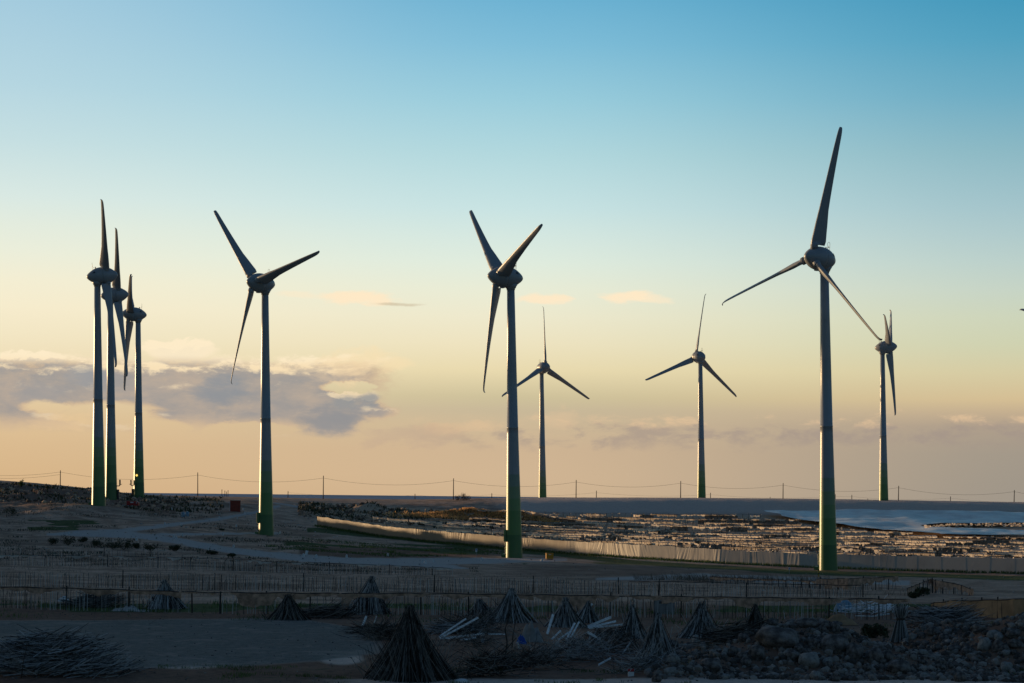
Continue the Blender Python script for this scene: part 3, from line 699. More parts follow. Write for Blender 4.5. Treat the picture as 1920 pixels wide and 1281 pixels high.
# ------------------------------------------------------------------ rows of torn crop shelters behind it
def shelter_rows():
    D = 379.0; i = 0; names = []
    fus = [U0 + p.x / p.y * F for p, h in FP]; fds = [p.y for p, h in FP]
    while D < 634:
        # bearing where this row starts (behind the fence) and ends (at the white sheeting)
        ul = float(np.interp(-(D - 5), [-d for d in fds], fus)) if D < fds[0] else 600 + (D - fds[0]) * 1.9 * (1 if D < 560 else 1.6)
        ur = float(np.interp(D, [0, 548, 552, 562, 580, 600, 618, 634], [2120, 2120, 1755, 1705, 1622, 1540, 1468, 1400]))
        x0, x1 = xd(ul, D) + 2, xd(ur, D)
        if x1 - x0 > 8:
            n_th = i + 1
            yb = gz((x0 + x1) / 2, D)
            r = thing('shelter_row', None, 'crop shelter', (x0, D, gz(x0, D)), 0, 'rows of torn crop shelters'); names.append(r)
            N = int((x1 - x0) / .3); X = np.linspace(x0, x1, N); bend = 2.2 * fbm(X / 55, X * 0 + i, 61, 2) + .5 * fbm(X / 14, X * 0 + i, 63, 2)
            Y = D + bend; Z = gz0(X, Y); Zs = np.convolve(np.pad(Z, 12, 'edge'), np.ones(25) / 25, 'valid')
            near = 1 - (D - 372) / 262
            zr = r.location.z
            lane_n = fbm(X / 30, X * 0 + i * 3, 72, 2)
            top = Zs + 1.5 + .22 * fbm(X / 12, X * 0, 70 + i, 3)
            state = vnoise(X / 16, X * 0 + i * 5.3, 74)          # how well this stretch has survived
            pl = MB(); k = 0
            while k < N - 3:
                st_ = state[k] + rnd(-.12, .12)
                L = min(random.randint(9, 44) if st_ > -.12 else random.randint(3, 9), N - 1 - k)
                if L >= 2 and not (st_ < -.22 and random.random() < .6):
                    good = st_ > -.12
                    wdt = rnd(.9, 1.9) if good else rnd(.2, .8); tilt = rnd(-.05, .22) if good else rnd(-.3, .5); hang = rnd(.14, .42) if good else rnd(.15, .7); dz = rnd(-.05, .05) if good else rnd(-.6, .05)
                    rag_ = fbm(np.arange(L + 1) * .5, np.zeros(L + 1) + k, 80 + i, 3, .7)
                    P = [[], [], [], []]
                    for q in range(L + 1):
                        m_ = k + q; sg = .10 * math.sin(math.pi * ((m_ % 10) / 10)) + (.05 if good else .2) * rag_[q]
                        zt = top[m_] + dz - sg
                        P[0].append((X[m_] - x0, Y[m_] - D + wdt, zt + tilt * wdt - zr))
                        P[1].append((X[m_] - x0, Y[m_] - D + wdt * .4 + rag_[q] * .2, zt + tilt * wdt * .5 + .05 - zr))
                        P[2].append((X[m_] - x0, Y[m_] - D, zt - zr))
                        P[3].append((X[m_] - x0 + rnd(-.06, .06), Y[m_] - D - .05 + rag_[q] * .2, zt - hang * (1 + 2.2 * max(0, rag_[q] + .1)) - zr))
                    pl.grid(P)
                k += L + (0 if random.random() < .5 else random.randint(1, 6))
            for _ in range(int((x1 - x0) * (.8 + .9 * near))):       # shreds on the wires and the ground
                m_ = random.randrange(N)
                w = rnd(.06, .28); h = rnd(.12, .5) * (.7 + .5 * near); zz = (Zs[m_] + rnd(.1, .9) if random.random() < .5 else top[m_] - h * rnd(.4, 1.0)) - zr
                a = rnd(-.9, .9); cx, sxn = math.cos(a) * w, math.sin(a) * w; X0, Y0 = X[m_] - x0, Y[m_] - D + rnd(-1.0, .6)
                pl.add([(X0 - cx, Y0 - sxn, zz), (X0 + cx * rnd(.3, 1), Y0 + sxn, zz + rnd(-.1, .2)), (X0 + cx * rnd(.2, 1), Y0 + sxn + rnd(-.2, .2), zz + h), (X0 - cx * rnd(0, 1), Y0 - sxn + rnd(-.2, .2), zz + h * rnd(.5, 1))], [(0, 1, 2, 3)])
            tag(pl.build('torn_plastic', M_plastic, r), kind='stuff')
            nb_ = MB(); run = []                                      # sheet added behind the row to make its dark band of shade
            for m_ in range(0, N, 2):
                if vnoise(X[m_] / 5, i * 7.1, 76) < .08:
                    if len(run) > 1: nb_.grid([[p_[0] for p_ in run], [p_[1] for p_ in run]])
                    run = []; continue
                run.append(((X[m_] - x0, Y[m_] - D + .5, Zs[m_] - .1 - zr), (X[m_] - x0, Y[m_] - D + .42, top[m_] - .25 - .35 * float(vnoise(X[m_] / 1.1, i, 77)) - zr)))
            if len(run) > 1: nb_.grid([[p_[0] for p_ in run], [p_[1] for p_ in run]])
            if nb_.v: tag(nb_.build('dark_band_sheet', M_dark_band, r), kind='stuff')
            po = MB()
            for m_ in range(0, N, 6):
                po.tube([(X[m_] - x0 + rnd(-.2, .2), Y[m_] - D + .05, Zs[m_] - .3 - r.location.z), (X[m_] - x0 + rnd(-.15, .15), Y[m_] - D + .05, top[m_] + rnd(0, .3) - r.location.z)], .05, 4)
            for m_ in range(0, N - 1, 1): pass
            po.tube([(X[m_] - x0, Y[m_] - D + .03, top[m_] - r.location.z) for m_ in range(0, N, 10)], .025, 3)
            tag(po.build('posts', M_wood, r), kind='stuff')
            # leftover plants and black mulch under the row
            i += 1
        D += 11.5 + 6.5 * (D - 372) / 262 + rnd(-1.0, 1.0)
    od = ['first', 'second', 'third', 'fourth', 'fifth', 'sixth', 'seventh', 'eighth', 'ninth', 'tenth', 'eleventh', 'twelfth', 'thirteenth', 'fourteenth', 'fifteenth', 'sixteenth', 'seventeenth', 'eighteenth', 'nineteenth', 'twentieth', 'twenty-first', 'twenty-second']
    for q, r in enumerate(names): r['label'] = 'torn plastic crop shelter, %s row counted back from the windbreak fence' % od[min(q, 21)]
shelter_rows()

# white plastic sheeting stretched over the back right of the field
def sheeting():
    X = np.linspace(40, 205, 150); Dv = np.linspace(556, 638, 60)
    dl = np.interp(Dv, [556, 562, 580, 600, 618, 638], [1770, 1725, 1650, 1570, 1500, 1430]) + 12 * vnoise(Dv / 3, Dv * 0, 5)
    P = []
    for D, ul in zip(Dv, dl):
        xs = np.linspace(xd(ul, D), xd(2250, D), 150)
        z = gz0(xs, np.full_like(xs, D)); z = np.convolve(np.pad(z, 10, 'edge'), np.ones(21) / 21, 'valid')
        z = z + 1.25 + .9 * fbm(xs / 26, np.full_like(xs, D) / 16, 91, 3) + .25 * fbm(xs / 5, np.full_like(xs, D) / 9, 95, 3)
        # two long slits where the cover has sunk and shows the dark rows
        P.append([(x, D, zz) for x, zz in zip(xs, z)])
    mb = MB(); mb.grid(P)
    bx = lambda p: (U0 + p[0] / p[1] * F)
    def slit(x, D):
        u = bx((x, D)); d1 = np.interp(u, [1726, 1800, 1920, 2250], [592, 582, 574, 566]); d2 = np.interp(u, [1726, 1780, 1860, 1920, 2250], [592, 603, 608, 610, 612])
        return u > 1730 and d1 < D < d2
    mb.f = [f for f in mb.f if not slit(sum(mb.v[i][0] for i in f) / 4, sum(mb.v[i][1] for i in f) / 4)]
    r = thing('plastic_cover', 'broad sheet of pale blue-white plastic covering the back right of the field', 'plastic sheet', (60, 560, gz(60, 560)))
    mb.v = [(x - 60, y - 560, z - r.location.z) for x, y, z in mb.v]
    mb.build('sheet', M_sheet, r, True)
    ed = MB(); 
    for k in range(260):
        u = rnd(1735, 2050); D = float(np.interp(u, [1726, 1780, 1860, 1920, 2250], [592, 603, 608, 610, 612])) - rnd(8, 12)
        x = xd(u, D); z = gz(x, D) + rnd(.9, 1.5); w = rnd(.15, .5)
        ed.add([(x - w - 60, D - 560, z - r.location.z), (x + w - 60, D - 560, z - r.location.z), (x + w * .5 - 60, D - 560 + .2, z + rnd(.2, .6) - r.location.z), (x - w - 60, D - 560 + .2, z + rnd(.1, .5) - r.location.z)], [(0, 1, 2, 3)])
    ed.build('torn_edge', M_plastic, r)
sheeting()

# ------------------------------------------------------------------ cane stacks: dry canes stood on end and leaning together
def at(u, v): return hit(u, v)
def cane_cone(name, label, u, vb, vt, hw, n, dark=False, slump=0.0, top=.16, group='stacks of dry canes'):
    p = at(u, vb); ppm = F / p.y; H = (vb - vt) / ppm; Rb = hw / ppm
    mb = MB(); rr = .8 / ppm
    for k in range(n):
        a = rnd(0, 2 * math.pi); q = math.sqrt(rnd(.2, 1.0)) * Rb * rnd(.85, 1.15)
        b = Vector((math.cos(a) * q, math.sin(a) * q * .85, -.15))
        fr = rnd(.66, 1.06) if random.random() < .75 else rnd(.35, .66); hh = H * fr
        ax = slump * Rb
        ta = a + rnd(-.7, .7)
        tr = Rb * ((1.02 - min(1.0, fr)) * rnd(.45, .8) + top * rnd(.0, .7))
        if fr > .9 and random.random() < .3: ta = a + math.pi + rnd(-.9, .9); tr = Rb * top * rnd(.4, 1.8)      # some long ones cross at the neck
        t = Vector((math.cos(ta) * tr + ax * fr, math.sin(ta) * tr * .85, hh))
        pull = Rb * rnd(.0, .15)
        m = b.lerp(t, .48) + Vector((-math.cos(a) * pull, -math.sin(a) * pull * .85, 0)) + Vector((rnd(-.06, .06), rnd(-.06, .06), 0))
        mb.tube([b, m, t], [rr * rnd(.7, 1.5), rr * rnd(.7, 1.2), rr * .5], 3, False)
    for k in range(n // 14):                           # loose ones sticking out
        a = rnd(0, 2 * math.pi); q = rnd(.3, 1.0); b = Vector((math.cos(a) * Rb * q, math.sin(a) * Rb * q, H * max(0, 1 - q) * rnd(.3, .9))); d = Vector((math.cos(a) * rnd(.1, .7), math.sin(a) * .3, rnd(.2, 1))).normalized() * H * rnd(.25, .5)
        mb.tube([b, b + d], [rr * .8, rr * .4], 3, False)
    return tag(mb.build(name, M_cane_d if dark else M_cane, None, False, p), label, 'cane stack', group)
CONES = [
 (768,1272,1142,90,1500,1,0,.09,'largest cane stack, a tall cone standing near the bottom middle of the view'),
 (690,1150,1083,46,420,0,.15,.10,'pointed cane stack in front of the netting fence left of the middle tower'),
 (540,1162,1116,44,380,1,0,.16,'low cone of dark canes at the far edge of the gravel yard'),
 (312,1141,1089,44,330,0,-.1,.10,'slumped bluish cane stack behind the white sacks on the left'),
 (953,1166,1106,52,380,0,.1,.10,'wide cane stack behind the crossed white planks left of centre'),
 (1060,1176,1122,44,300,0,0,.12,'cane stack directly behind the leaning white boards'),
 (1185,1196,1136,32,240,0,0,.14,'narrow cane stack just behind the ends of the white boards'),
 (1232,1240,1152,48,420,0,0,.12,'cane stack nearest the left end of the rubble heap'),
 (1313,1196,1131,48,360,0,.05,.12,'broad cane stack behind the pale upright stone of the rubble'),
 (1416,1178,1134,26,220,1,0,.2,'small cane stack above the largest boulder'),
 (905,1153,1124,34,200,0,-.2,.14,'small flattened cane stack left of the wide one, against the netting fence'),
 (1100,1168,1128,30,180,0,.1,.12,'small cane stack half hidden by the jumble of white boards'),
]
for (u, vb, vt, hw, n, dk, sl, tp, lab) in CONES: cane_cone('cane_stack', lab, u, vb, vt, hw, n, bool(dk), sl, tp)
# an upright sheaf tied at the middle
def sheaf():
    p = at(1688, 1200); ppm = F / p.y; H = 64 / ppm; mb = MB()
    for k in range(170):
        a, q = rnd(0, 6.28), math.sqrt(random.random()); r0, r1 = .55 * q, .42 * q * rnd(.8, 1.3)
        b = Vector((math.cos(a) * r0, math.sin(a) * r0, -.1)); m = Vector((math.cos(a) * .2 * q, math.sin(a) * .2 * q, H * .62)); t = Vector((math.cos(a) * r1, math.sin(a) * r1, H * rnd(.8, 1.08)))
        mb.tube([b, m, t], [.015, .014, .008], 3, False)
    r = tag(mb.build('cane_sheaf', M_cane, None, False, p), 'upright sheaf of canes tied round the middle between the two rubble heaps', 'cane sheaf')
    MB().lathe([(H * .58, .215), (H * .60, .235), (H * .64, .235), (H * .66, .22)], 14).build('tie', M_wood, r, True)
sheaf()

def heap(name, label, cat, u, vb, wpx, hpx, n, mt, dirs, length, rad, group=None, dep=.8, ends=True, bent=.06):
    """sticks lying on a mound; dirs = (bearing, spread) of the sticks"""
    p = at(u, vb); ppm = F / p.y; Rx = wpx / 2 / ppm; Hh = hpx / ppm; mb = MB()
    for k in range(n):
        x = Rx * max(-1, min(1, random.gauss(0, .42))); y = Rx * dep * rnd(-.8, .8)
        top = Hh * max(.05, (1 - (x / Rx) ** 2)) * max(.25, 1 - (y / (Rx * dep)) ** 2)
        z = top * math.sqrt(random.random()); a, spr = random.choice(dirs); a = a + random.gauss(0, spr)
        L = length * rnd(.5, 1.15); pit = random.gauss(0, .22) + (.25 if x > 0 else 0) * (1 if math.cos(a) > 0 else -1) * -1 * (-1 if ends else 0)
        d = Vector((math.cos(a) * math.cos(pit), math.sin(a) * math.cos(pit), math.sin(pit))) * L * .5
        c = Vector((x, y, max(.05, z) + gz(p.x + x, p.y + y) - p.z)); r0 = rad * rnd(.6, 1.4)
        m = c + Vector((rnd(-1, 1), rnd(-1, 1), rnd(-1, 1))) * L * bent
        mb.tube([c - d, m, c + d], [r0, r0 * .9, r0 * .5], 3, False)
    return tag(mb.build(name, mt, None, False, p), label, cat, group)
heap('cane_heap', 'big dark heap of cut canes lying in the bottom left corner', 'cane heap', 95, 1262, 300, 76, 1300, M_cane, [(0.15, .35), (.5, .5), (2.9, .4)], 2.0, .016)
heap('cane_heap', 'flat pile of fallen canes sprawled right of the low dark cone', 'cane heap', 612, 1160, 140, 24, 260, M_cane_d, [(.1, .3), (2.8, .3)], 2.4, .016, 'fallen canes by the fence')
heap('cane_heap', 'tangled cane pile on the left behind the white sacks', 'cane heap', 180, 1138, 130, 26, 330, M_cane_d, [(.6, .4), (.2, .4)], 2.2, .016, 'fallen canes by the fence')
heap('cane_heap', 'loose cane pile reaching from the largest stack towards the white planks', 'cane heap', 866, 1188, 110, 22, 200, M_cane, [(.5, .35), (.1, .3)], 2.6, .016, 'fallen canes by the fence')
heap('cane_heap', 'fallen canes fanned out on the ground left of the largest stack', 'cane heap', 700, 1188, 90, 16, 150, M_cane_d, [(-.2, .4), (.3, .4)], 2.0, .014, 'fallen canes by the fence')
heap('cane_heap', 'dark fallen canes leaning down right of the broad stack above the rubble', 'cane heap', 1365, 1196, 100, 20, 200, M_cane_d, [(-.25, .25), (2.9, .3)], 2.2, .016, 'fallen canes by the fence')
heap('cane_heap', 'long sloping mound of bleached canes behind the right rubble heap', 'cane heap', 1775, 1166, 130, 24, 420, M_cane, [(-.35, .25), (.2, .3)], 2.8, .016)
heap('cane_heap', 'small dark cane pile beside the narrow stack behind the board ends', 'cane heap', 1150, 1196, 70, 16, 120, M_cane_d, [(.3, .5)], 1.8, .015, 'fallen canes by the fence')

def tangle(label, u, vb, wpx, hpx, n, mt, rad, wild=.5):
    p = at(u, vb); ppm = F / p.y; Rx = wpx / 2 / ppm; Hh = hpx / ppm; mb = MB()
    for k in range(n):
        a = rnd(0, 6.28); c = Vector((Rx * random.gauss(0, .45), Rx * .5 * random.gauss(0, .45), 0)); L = rnd(.5, 1.6); hh = Hh * math.exp(-(c.x / Rx) ** 2)
        c.z = rnd(0, hh); pts = [c]; d = Vector((math.cos(a), math.sin(a) * .6, rnd(-.2, .8))).normalized()
        for q in range(4):
            d = (d + Vector((rnd(-1, 1), rnd(-1, 1), rnd(-1, .8))) * wild * .5).normalized(); pts.append(pts[-1] + d * L * .25)
        pts = [Vector((q.x, q.y, max(q.z, .02) + gz(p.x + q.x, p.y + q.y) - p.z)) for q in pts]
        mb.tube(pts, [rad, rad * .9, rad * .8, rad * .6, rad * .35], 3, False)
    return tag(mb.build('brushwood', mt, None, False, p), label, 'brushwood')
tangle('bluish tangle of bare branches under the jumbled white boards', 1080, 1238, 190, 36, 520, M_branch, .013)
tangle('dense dark brush heaped behind the crossed white planks and the dead limbs', 895, 1188, 140, 34, 360, M_cane_d, .013)
tangle('dark brush piled between the largest cane stack and the board jumble', 990, 1256, 150, 30, 360, M_cane_d, .014)
tangle('dark brush under the far ends of the white boards', 1155, 1224, 100, 26, 280, M_cane_d, .014)
tangle('matted dark brush left of the largest cane stack at the edge of the yard', 720, 1200, 90, 26, 300, M_cane_d, .014)
tangle('dry twigs heaped against the left end of the rubble', 1205, 1258, 90, 26, 260, M_branch, .012)
tangle('dark brushwood and roots right of the largest cane stack', 915, 1268, 130, 38, 300, M_cane_d, .017)
tangle('scraggy branches around the foot of the crossed white planks', 880, 1212, 110, 22, 160, M_cane_d, .013)
# crooked dead limbs in that brushwood
def limb(label, pxs, rad):
    p0 = at(*pxs[0]); D = p0.y; mb = MB(); pts = [px2w(u, v, D - .3) - p0 for u, v in pxs]
    mb.tube(pts, [rad * (1 - .6 * i / (len(pts) - 1)) for i in range(len(pts))], 6)
    return tag(mb.build('dead_limb', M_wood, None, True, p0), label, 'branch')
limb('crooked dark upright limb in the brushwood right of the largest cane stack', [(948,1236),(951,1205),(947,1180),(953,1162)], .06)
limb('long bowed dead limb rising to the right in the brushwood', [(880,1256),(918,1240),(945,1222),(968,1196)], .055)
limb('forked dead limb leaning right between brushwood and blue rag', [(960,1214),(962,1190),(968,1158)], .045)
limb('short thick dead limb lying in front of the brushwood', [(905,1262),(890,1240),(884,1222)], .06)
limb('thin bent stick standing in the cane heap in the bottom left corner', [(40,1272),(44,1240),(50,1215),(48,1192)], .022)

# ------------------------------------------------------------------ white boards
def plank(label, a, b, w=.13, th=.035, da=0.0, db=0.0, tw=0.0, mt=M_plank):
    g = at((a[0] + b[0]) / 2, max(a[1], b[1])); D = g.y
    A, B = px2w(a[0], a[1], D + da), px2w(b[0], b[1], D + db); d = B - A; L = d.length
    z = d.normalized(); view = Vector((0, 1, 0)); y = (view - z * view.dot(z)).normalized(); x = y.cross(z)
    Mx = Matrix((( x.x, y.x, z.x), (x.y, y.y, z.y), (x.z, y.z, z.z))) @ Matrix.Rotation(tw, 3, 'Z')
    mb = MB(); mb.box((0, 0, 0), (w, th, L), Mx, .008)
    return tag(mb.build('plank', mt, None, False, (A + B) / 2), label, 'plank', 'discarded white boards')
PL = [
 ('upper of the two parallel white planks crossing behind the largest cane stack', (823,1194), (874,1160), .10),
 ('lower of the two parallel white planks, the longer one', (825,1197), (897,1158), .11),
 ('white plank lying almost level at the foot of the two parallel ones', (825,1198), (908,1189), .12),
 ('short white plank lying flat in front of the level one', (863,1200), (893,1196), .12),
 ('white plank lying flat left of the dead upright limb', (915,1189), (948,1190), .10),
 ('broad white board standing up on its end left of the jumble', (1026,1189), (1037,1152), .16),
 ('white post leaning on the left behind the largest cane stack', (677,1181), (687,1155), .13),
 ('thin white stake right of the leaning white post', (701,1171), (706,1155), .06),
 ('long white board rising to the highest point of the jumble', (1082,1166), (1111,1132), .12),
 ('white board lying across the top of the jumble pointing down right', (1064,1159), (1085,1170), .14),
 ('white board steep in the middle of the jumble, left one', (1062,1199), (1078,1168), .11),
 ('white board steep in the middle of the jumble, right one', (1070,1196), (1086,1166), .10),
 ('white board low on the left side of the jumble', (1034,1199), (1052,1182), .10),
 ('white board low in the middle of the jumble with its end on the branches', (1046,1200), (1066,1186), .09),
 ('upper white board of the fan pointing right out of the jumble', (1100,1176), (1146,1157), .16),
 ('middle white board of the fan pointing right out of the jumble', (1102,1177), (1155,1165), .12),
 ('longest white board of the fan, pointing right almost level', (1104,1178), (1188,1169), .11),
 ('white board sloping down to the right from the jumble', (1101,1185), (1146,1211), .13),
 ('small white offcut standing upright below the level plank', (904,1206), (906,1197), .14),
 ('white offcut leaning beside the blue rag', (970,1204), (974,1218), .12),
 ('grey board lying across the lower brushwood', (930,1256), (990,1246), .2),
 ('grey board leaning in the tangle of branches, bottom right of the jumble', (1167,1226), (1182,1205), .09),
 ('grey board lying low in the tangle of branches', (1122,1247), (1145,1234), .09),
]
for i, (lab, a, b, w) in enumerate(PL): plank(lab, a, b, w, .035, rnd(-.5, 0), rnd(-.3, .3), rnd(-.5, .5), M_wood if 'grey' in lab and i == 20 else M_plank)
def rag(name, label, cat, u, v, w, h, mt, seed):
    p = at(u, v); mb = MB(); n = 14; P = []
    for i in range(n):
        row = []
        for j in range(n):
            x = (i / (n - 1) - .5) * w; y = (j / (n - 1) - .5) * w * .7; e = max(0, 1 - (2 * i / (n - 1) - 1) ** 2) * max(0, 1 - (2 * j / (n - 1) - 1) ** 2)
            zz = h * e ** .6 * (.7 + .9 * float(fbm(x * 2.2 / w * 2, y * 2.2 / w * 2 + seed, seed, 3)))
            row.append((x * (1 + .3 * float(vnoise(i * .6, j * .6, seed))), y, gz(p.x + x, p.y + y) - p.z + .02 + max(0, zz)))
        P.append(row)
    mb.grid(P); return tag(mb.build(name, mt, None, True, p), label, cat)
rag('rag', 'bright blue rag at the foot of the pale boards', 'rag', 978, 1208, .55, .5, M_blue, 3)
rag('sack', 'crumpled pale sacking lying in front of the slumped cane stack', 'sack', 243, 1146, 2.2, .5, M_litter, 5)
rag('sack', 'white plastic bag beside the tangled cane pile on the left', 'sack', 120, 1128, .9, .35, M_white, 7)
rag('sack', 'pale rumpled cloth at the foot of the pointed cane stack', 'sack', 655, 1148, .8, .3, M_litter, 8)
rag('sack', 'pale stained tarpaulin standing behind the blue rag', 'tarpaulin', 996, 1204, 1.2, 1.1, M_conc, 9)
rag('sack', 'brown sacking thrown over the stakes left of the right rubble heap', 'sack', 1575, 1172, 2.0, .7, M_cloth2, 11)
rag('sack', 'light blue plastic sheet heaped behind the stakes on the right', 'plastic sheet', 1583, 1146, 1.4, .9, M_tarp, 12)
p = at(866, 1279); tag(MB().add([tuple(Vector(v) * Vector((.30, .24, .13)).length * .0 + Vector((v[0] * .32, v[1] * .25, v[2] * .15))) for v in ico(3)[0]], ico(3)[1]).build('stone', M_white, None, True, p), 'smooth white stone at the edge of the path at the bottom', 'stone')
p = at(1183, 1268); r = thing('marker_block', 'white concrete marker block with a red top at the path edge', 'marker', p)
MB().box((0, 0, .08), (.27, .2, .24), None, .02).build('body', M_white, r); MB().box((0, 0, .262), (.272, .202, .12), None, .02).build('red_top', M_red, r)

# ------------------------------------------------------------------ rubble
ROCKS = []
for s_ in range(9):
    V, Fc = ico(3); d = V.copy(); rs = np.random.RandomState(s_)
    for _ in range(7 if s_ < 7 else 2):                 # knock flats off a ball, then roughen
        n_ = rs.normal(size=3); n_ /= np.linalg.norm(n_); c_ = rs.uniform(.62, .92); t_ = d @ n_
        d = d - np.outer(np.maximum(0, t_ - c_) * .8, n_)
    nn = fbm(d[:, 0] * 1.3 + s_ * 5, d[:, 1] * 1.3 + d[:, 2] * 1.7, s_, 3); d = d * (1 + .34 * nn)[:, None]
    mb = MB(); mb.add([tuple(x) for x in d], Fc); ROCKS.append([mb.mesh('rock', M_rock, True), None])
    m2 = ROCKS[-1][0].copy(); m2.materials.clear(); m2.materials.append(M_rock_l); ROCKS[-1][1] = m2
def rock(name, u, v, w, h, label, group=None, pale=0, k=None, sink=.35, rot=None, cat='boulder'):
    """u,v = centre in the photo; w,h = size there"""
    b = at(u, v + h * .45); ppm = F / b.y; sx, sz = w / 2 / ppm, h / 2 / ppm
    o = bpy.data.objects.new(name, random.choice(ROCKS)[pale] if k is None else ROCKS[k][pale]); C.objects.link(o)
    o.scale = (sx * 1.06, (sx + sz) / 2, sz * 1.12); o.location = (b.x, b.y + sx * .3, b.z + sz * (1 - sink)); o.rotation_euler = (rnd(-.2, .2), rot if rot is not None else rnd(-.2, .2), rnd(-.4, .4))
    return tag(o, label, cat, group)
BO = [
 (1464,1194,84,46,'largest boulder, smooth and broad, lying on top of the left rubble heap',0),
 (1335,1246,42,32,'rounded boulder at the lower left of the left rubble heap',0),
 (1421,1224,32,30,'round grey boulder below the left end of the largest boulder',0),
 (1373,1219,19,18,'small round boulder left of the round grey one under the largest boulder',0),
 (1357,1268,27,13,'flat pale boulder at the path edge in front of the left rubble heap',1),
 (1488,1229,32,24,'boulder tucked under the right end of the largest boulder',0),
 (1566,1206,50,40,'big brown domed boulder right of the largest one',0),
 (1520,1237,40,32,'pale speckled boulder in the lower middle of the left rubble heap',1),
 (1524,1203,26,22,'grey boulder between the largest and the brown domed boulder',0),
 (1690,1249,44,30,'half buried domed boulder at the gap between the two rubble heaps',0),
 (1644,1230,32,34,'dark boulder tilted to the right above the half buried domed one',0),
 (1663,1231,21,22,'grey boulder leaning against the dark tilted one',0),
 (1752,1184,26,20,'flat faced boulder on the left shoulder of the right rubble heap',0),
 (1713,1193,15,14,'small pale boulder just right of the upright cane sheaf',1),
 (1837,1178,32,18,'long low boulder on the crest of the right rubble heap',0),
 (1863,1191,24,18,'pale round boulder under the long low one on the crest',1),
 (1901,1187,34,20,'boulder at the right edge on the crest of the right rubble heap',0),
 (1848,1208,26,26,'pale upright boulder in the middle of the right rubble heap',1),
 (1873,1213,26,22,'grey boulder touching the pale upright one on its right',0),
 (1906,1209,32,20,'brown boulder at the right edge halfway up the right rubble heap',0),
 (1789,1217,26,16,'flat boulder on the left flank of the right rubble heap',0),
 (1816,1221,24,17,'boulder right of the flat one on the left flank',0),
 (1732,1223,20,13,'pale flat boulder at the foot of the right rubble heap',1),
 (1512,1168,40,20,'wide dark boulder along the top of the left rubble heap',0),
 (1547,1173,20,18,'dark boulder behind the brown domed one',0),
 (1567,1176,20,26,'egg shaped boulder standing on end on top of the left rubble heap',0),
 (1603,1222,30,34,'dark boulder in the dip right of the brown domed one',0),
 (1393,1232,22,20,'small boulder between the two rounded ones at the lower left',0),
 (1305,1200,18,26,'pale slab of stone standing up at the left end of the rubble',1),
 (1262,1236,26,20,'pale lump of broken concrete at the left foot of the rubble',1),
 (1258,1259,24,13,'pale block of broken concrete lying at the path edge',1),
 (1447,1166,28,18,'small brown boulder behind the largest one',0),
]
for (u, v, w, h, lab, pl) in BO: rock('boulder', u, v, w, h, lab, 'boulders of the rubble heaps', pl, random.choice((7, 8)) if w > 39 else None, .5 if w > 40 else .35)
kk = 0
while kk < 262:
    u, v = rnd(1215, 1960), rnd(1150, 1272)
    top = np.interp(u, [1215, 1265, 1330, 1440, 1580, 1640, 1700, 1780, 1850, 1960], [1240, 1195, 1198, 1160, 1160, 1205, 1205, 1165, 1162, 1172])
    if v < top + 4: continue
    w = 5 + 17 * random.random() ** 2.2; pale = 1 if random.random() < .2 else 0
    left = u < 1660
    rock('stone', u, v, w, w * rnd(.6, .95), ('small ' + ('pale' if pale else 'dark') + ' stone among the boulders of the ' + ('left' if left else 'right') + ' rubble heap'), 'small %s stones of the %s rubble heap' % ('pale' if pale else 'dark', 'left' if left else 'right'), pale, None, .3, None, 'stone'); kk += 1

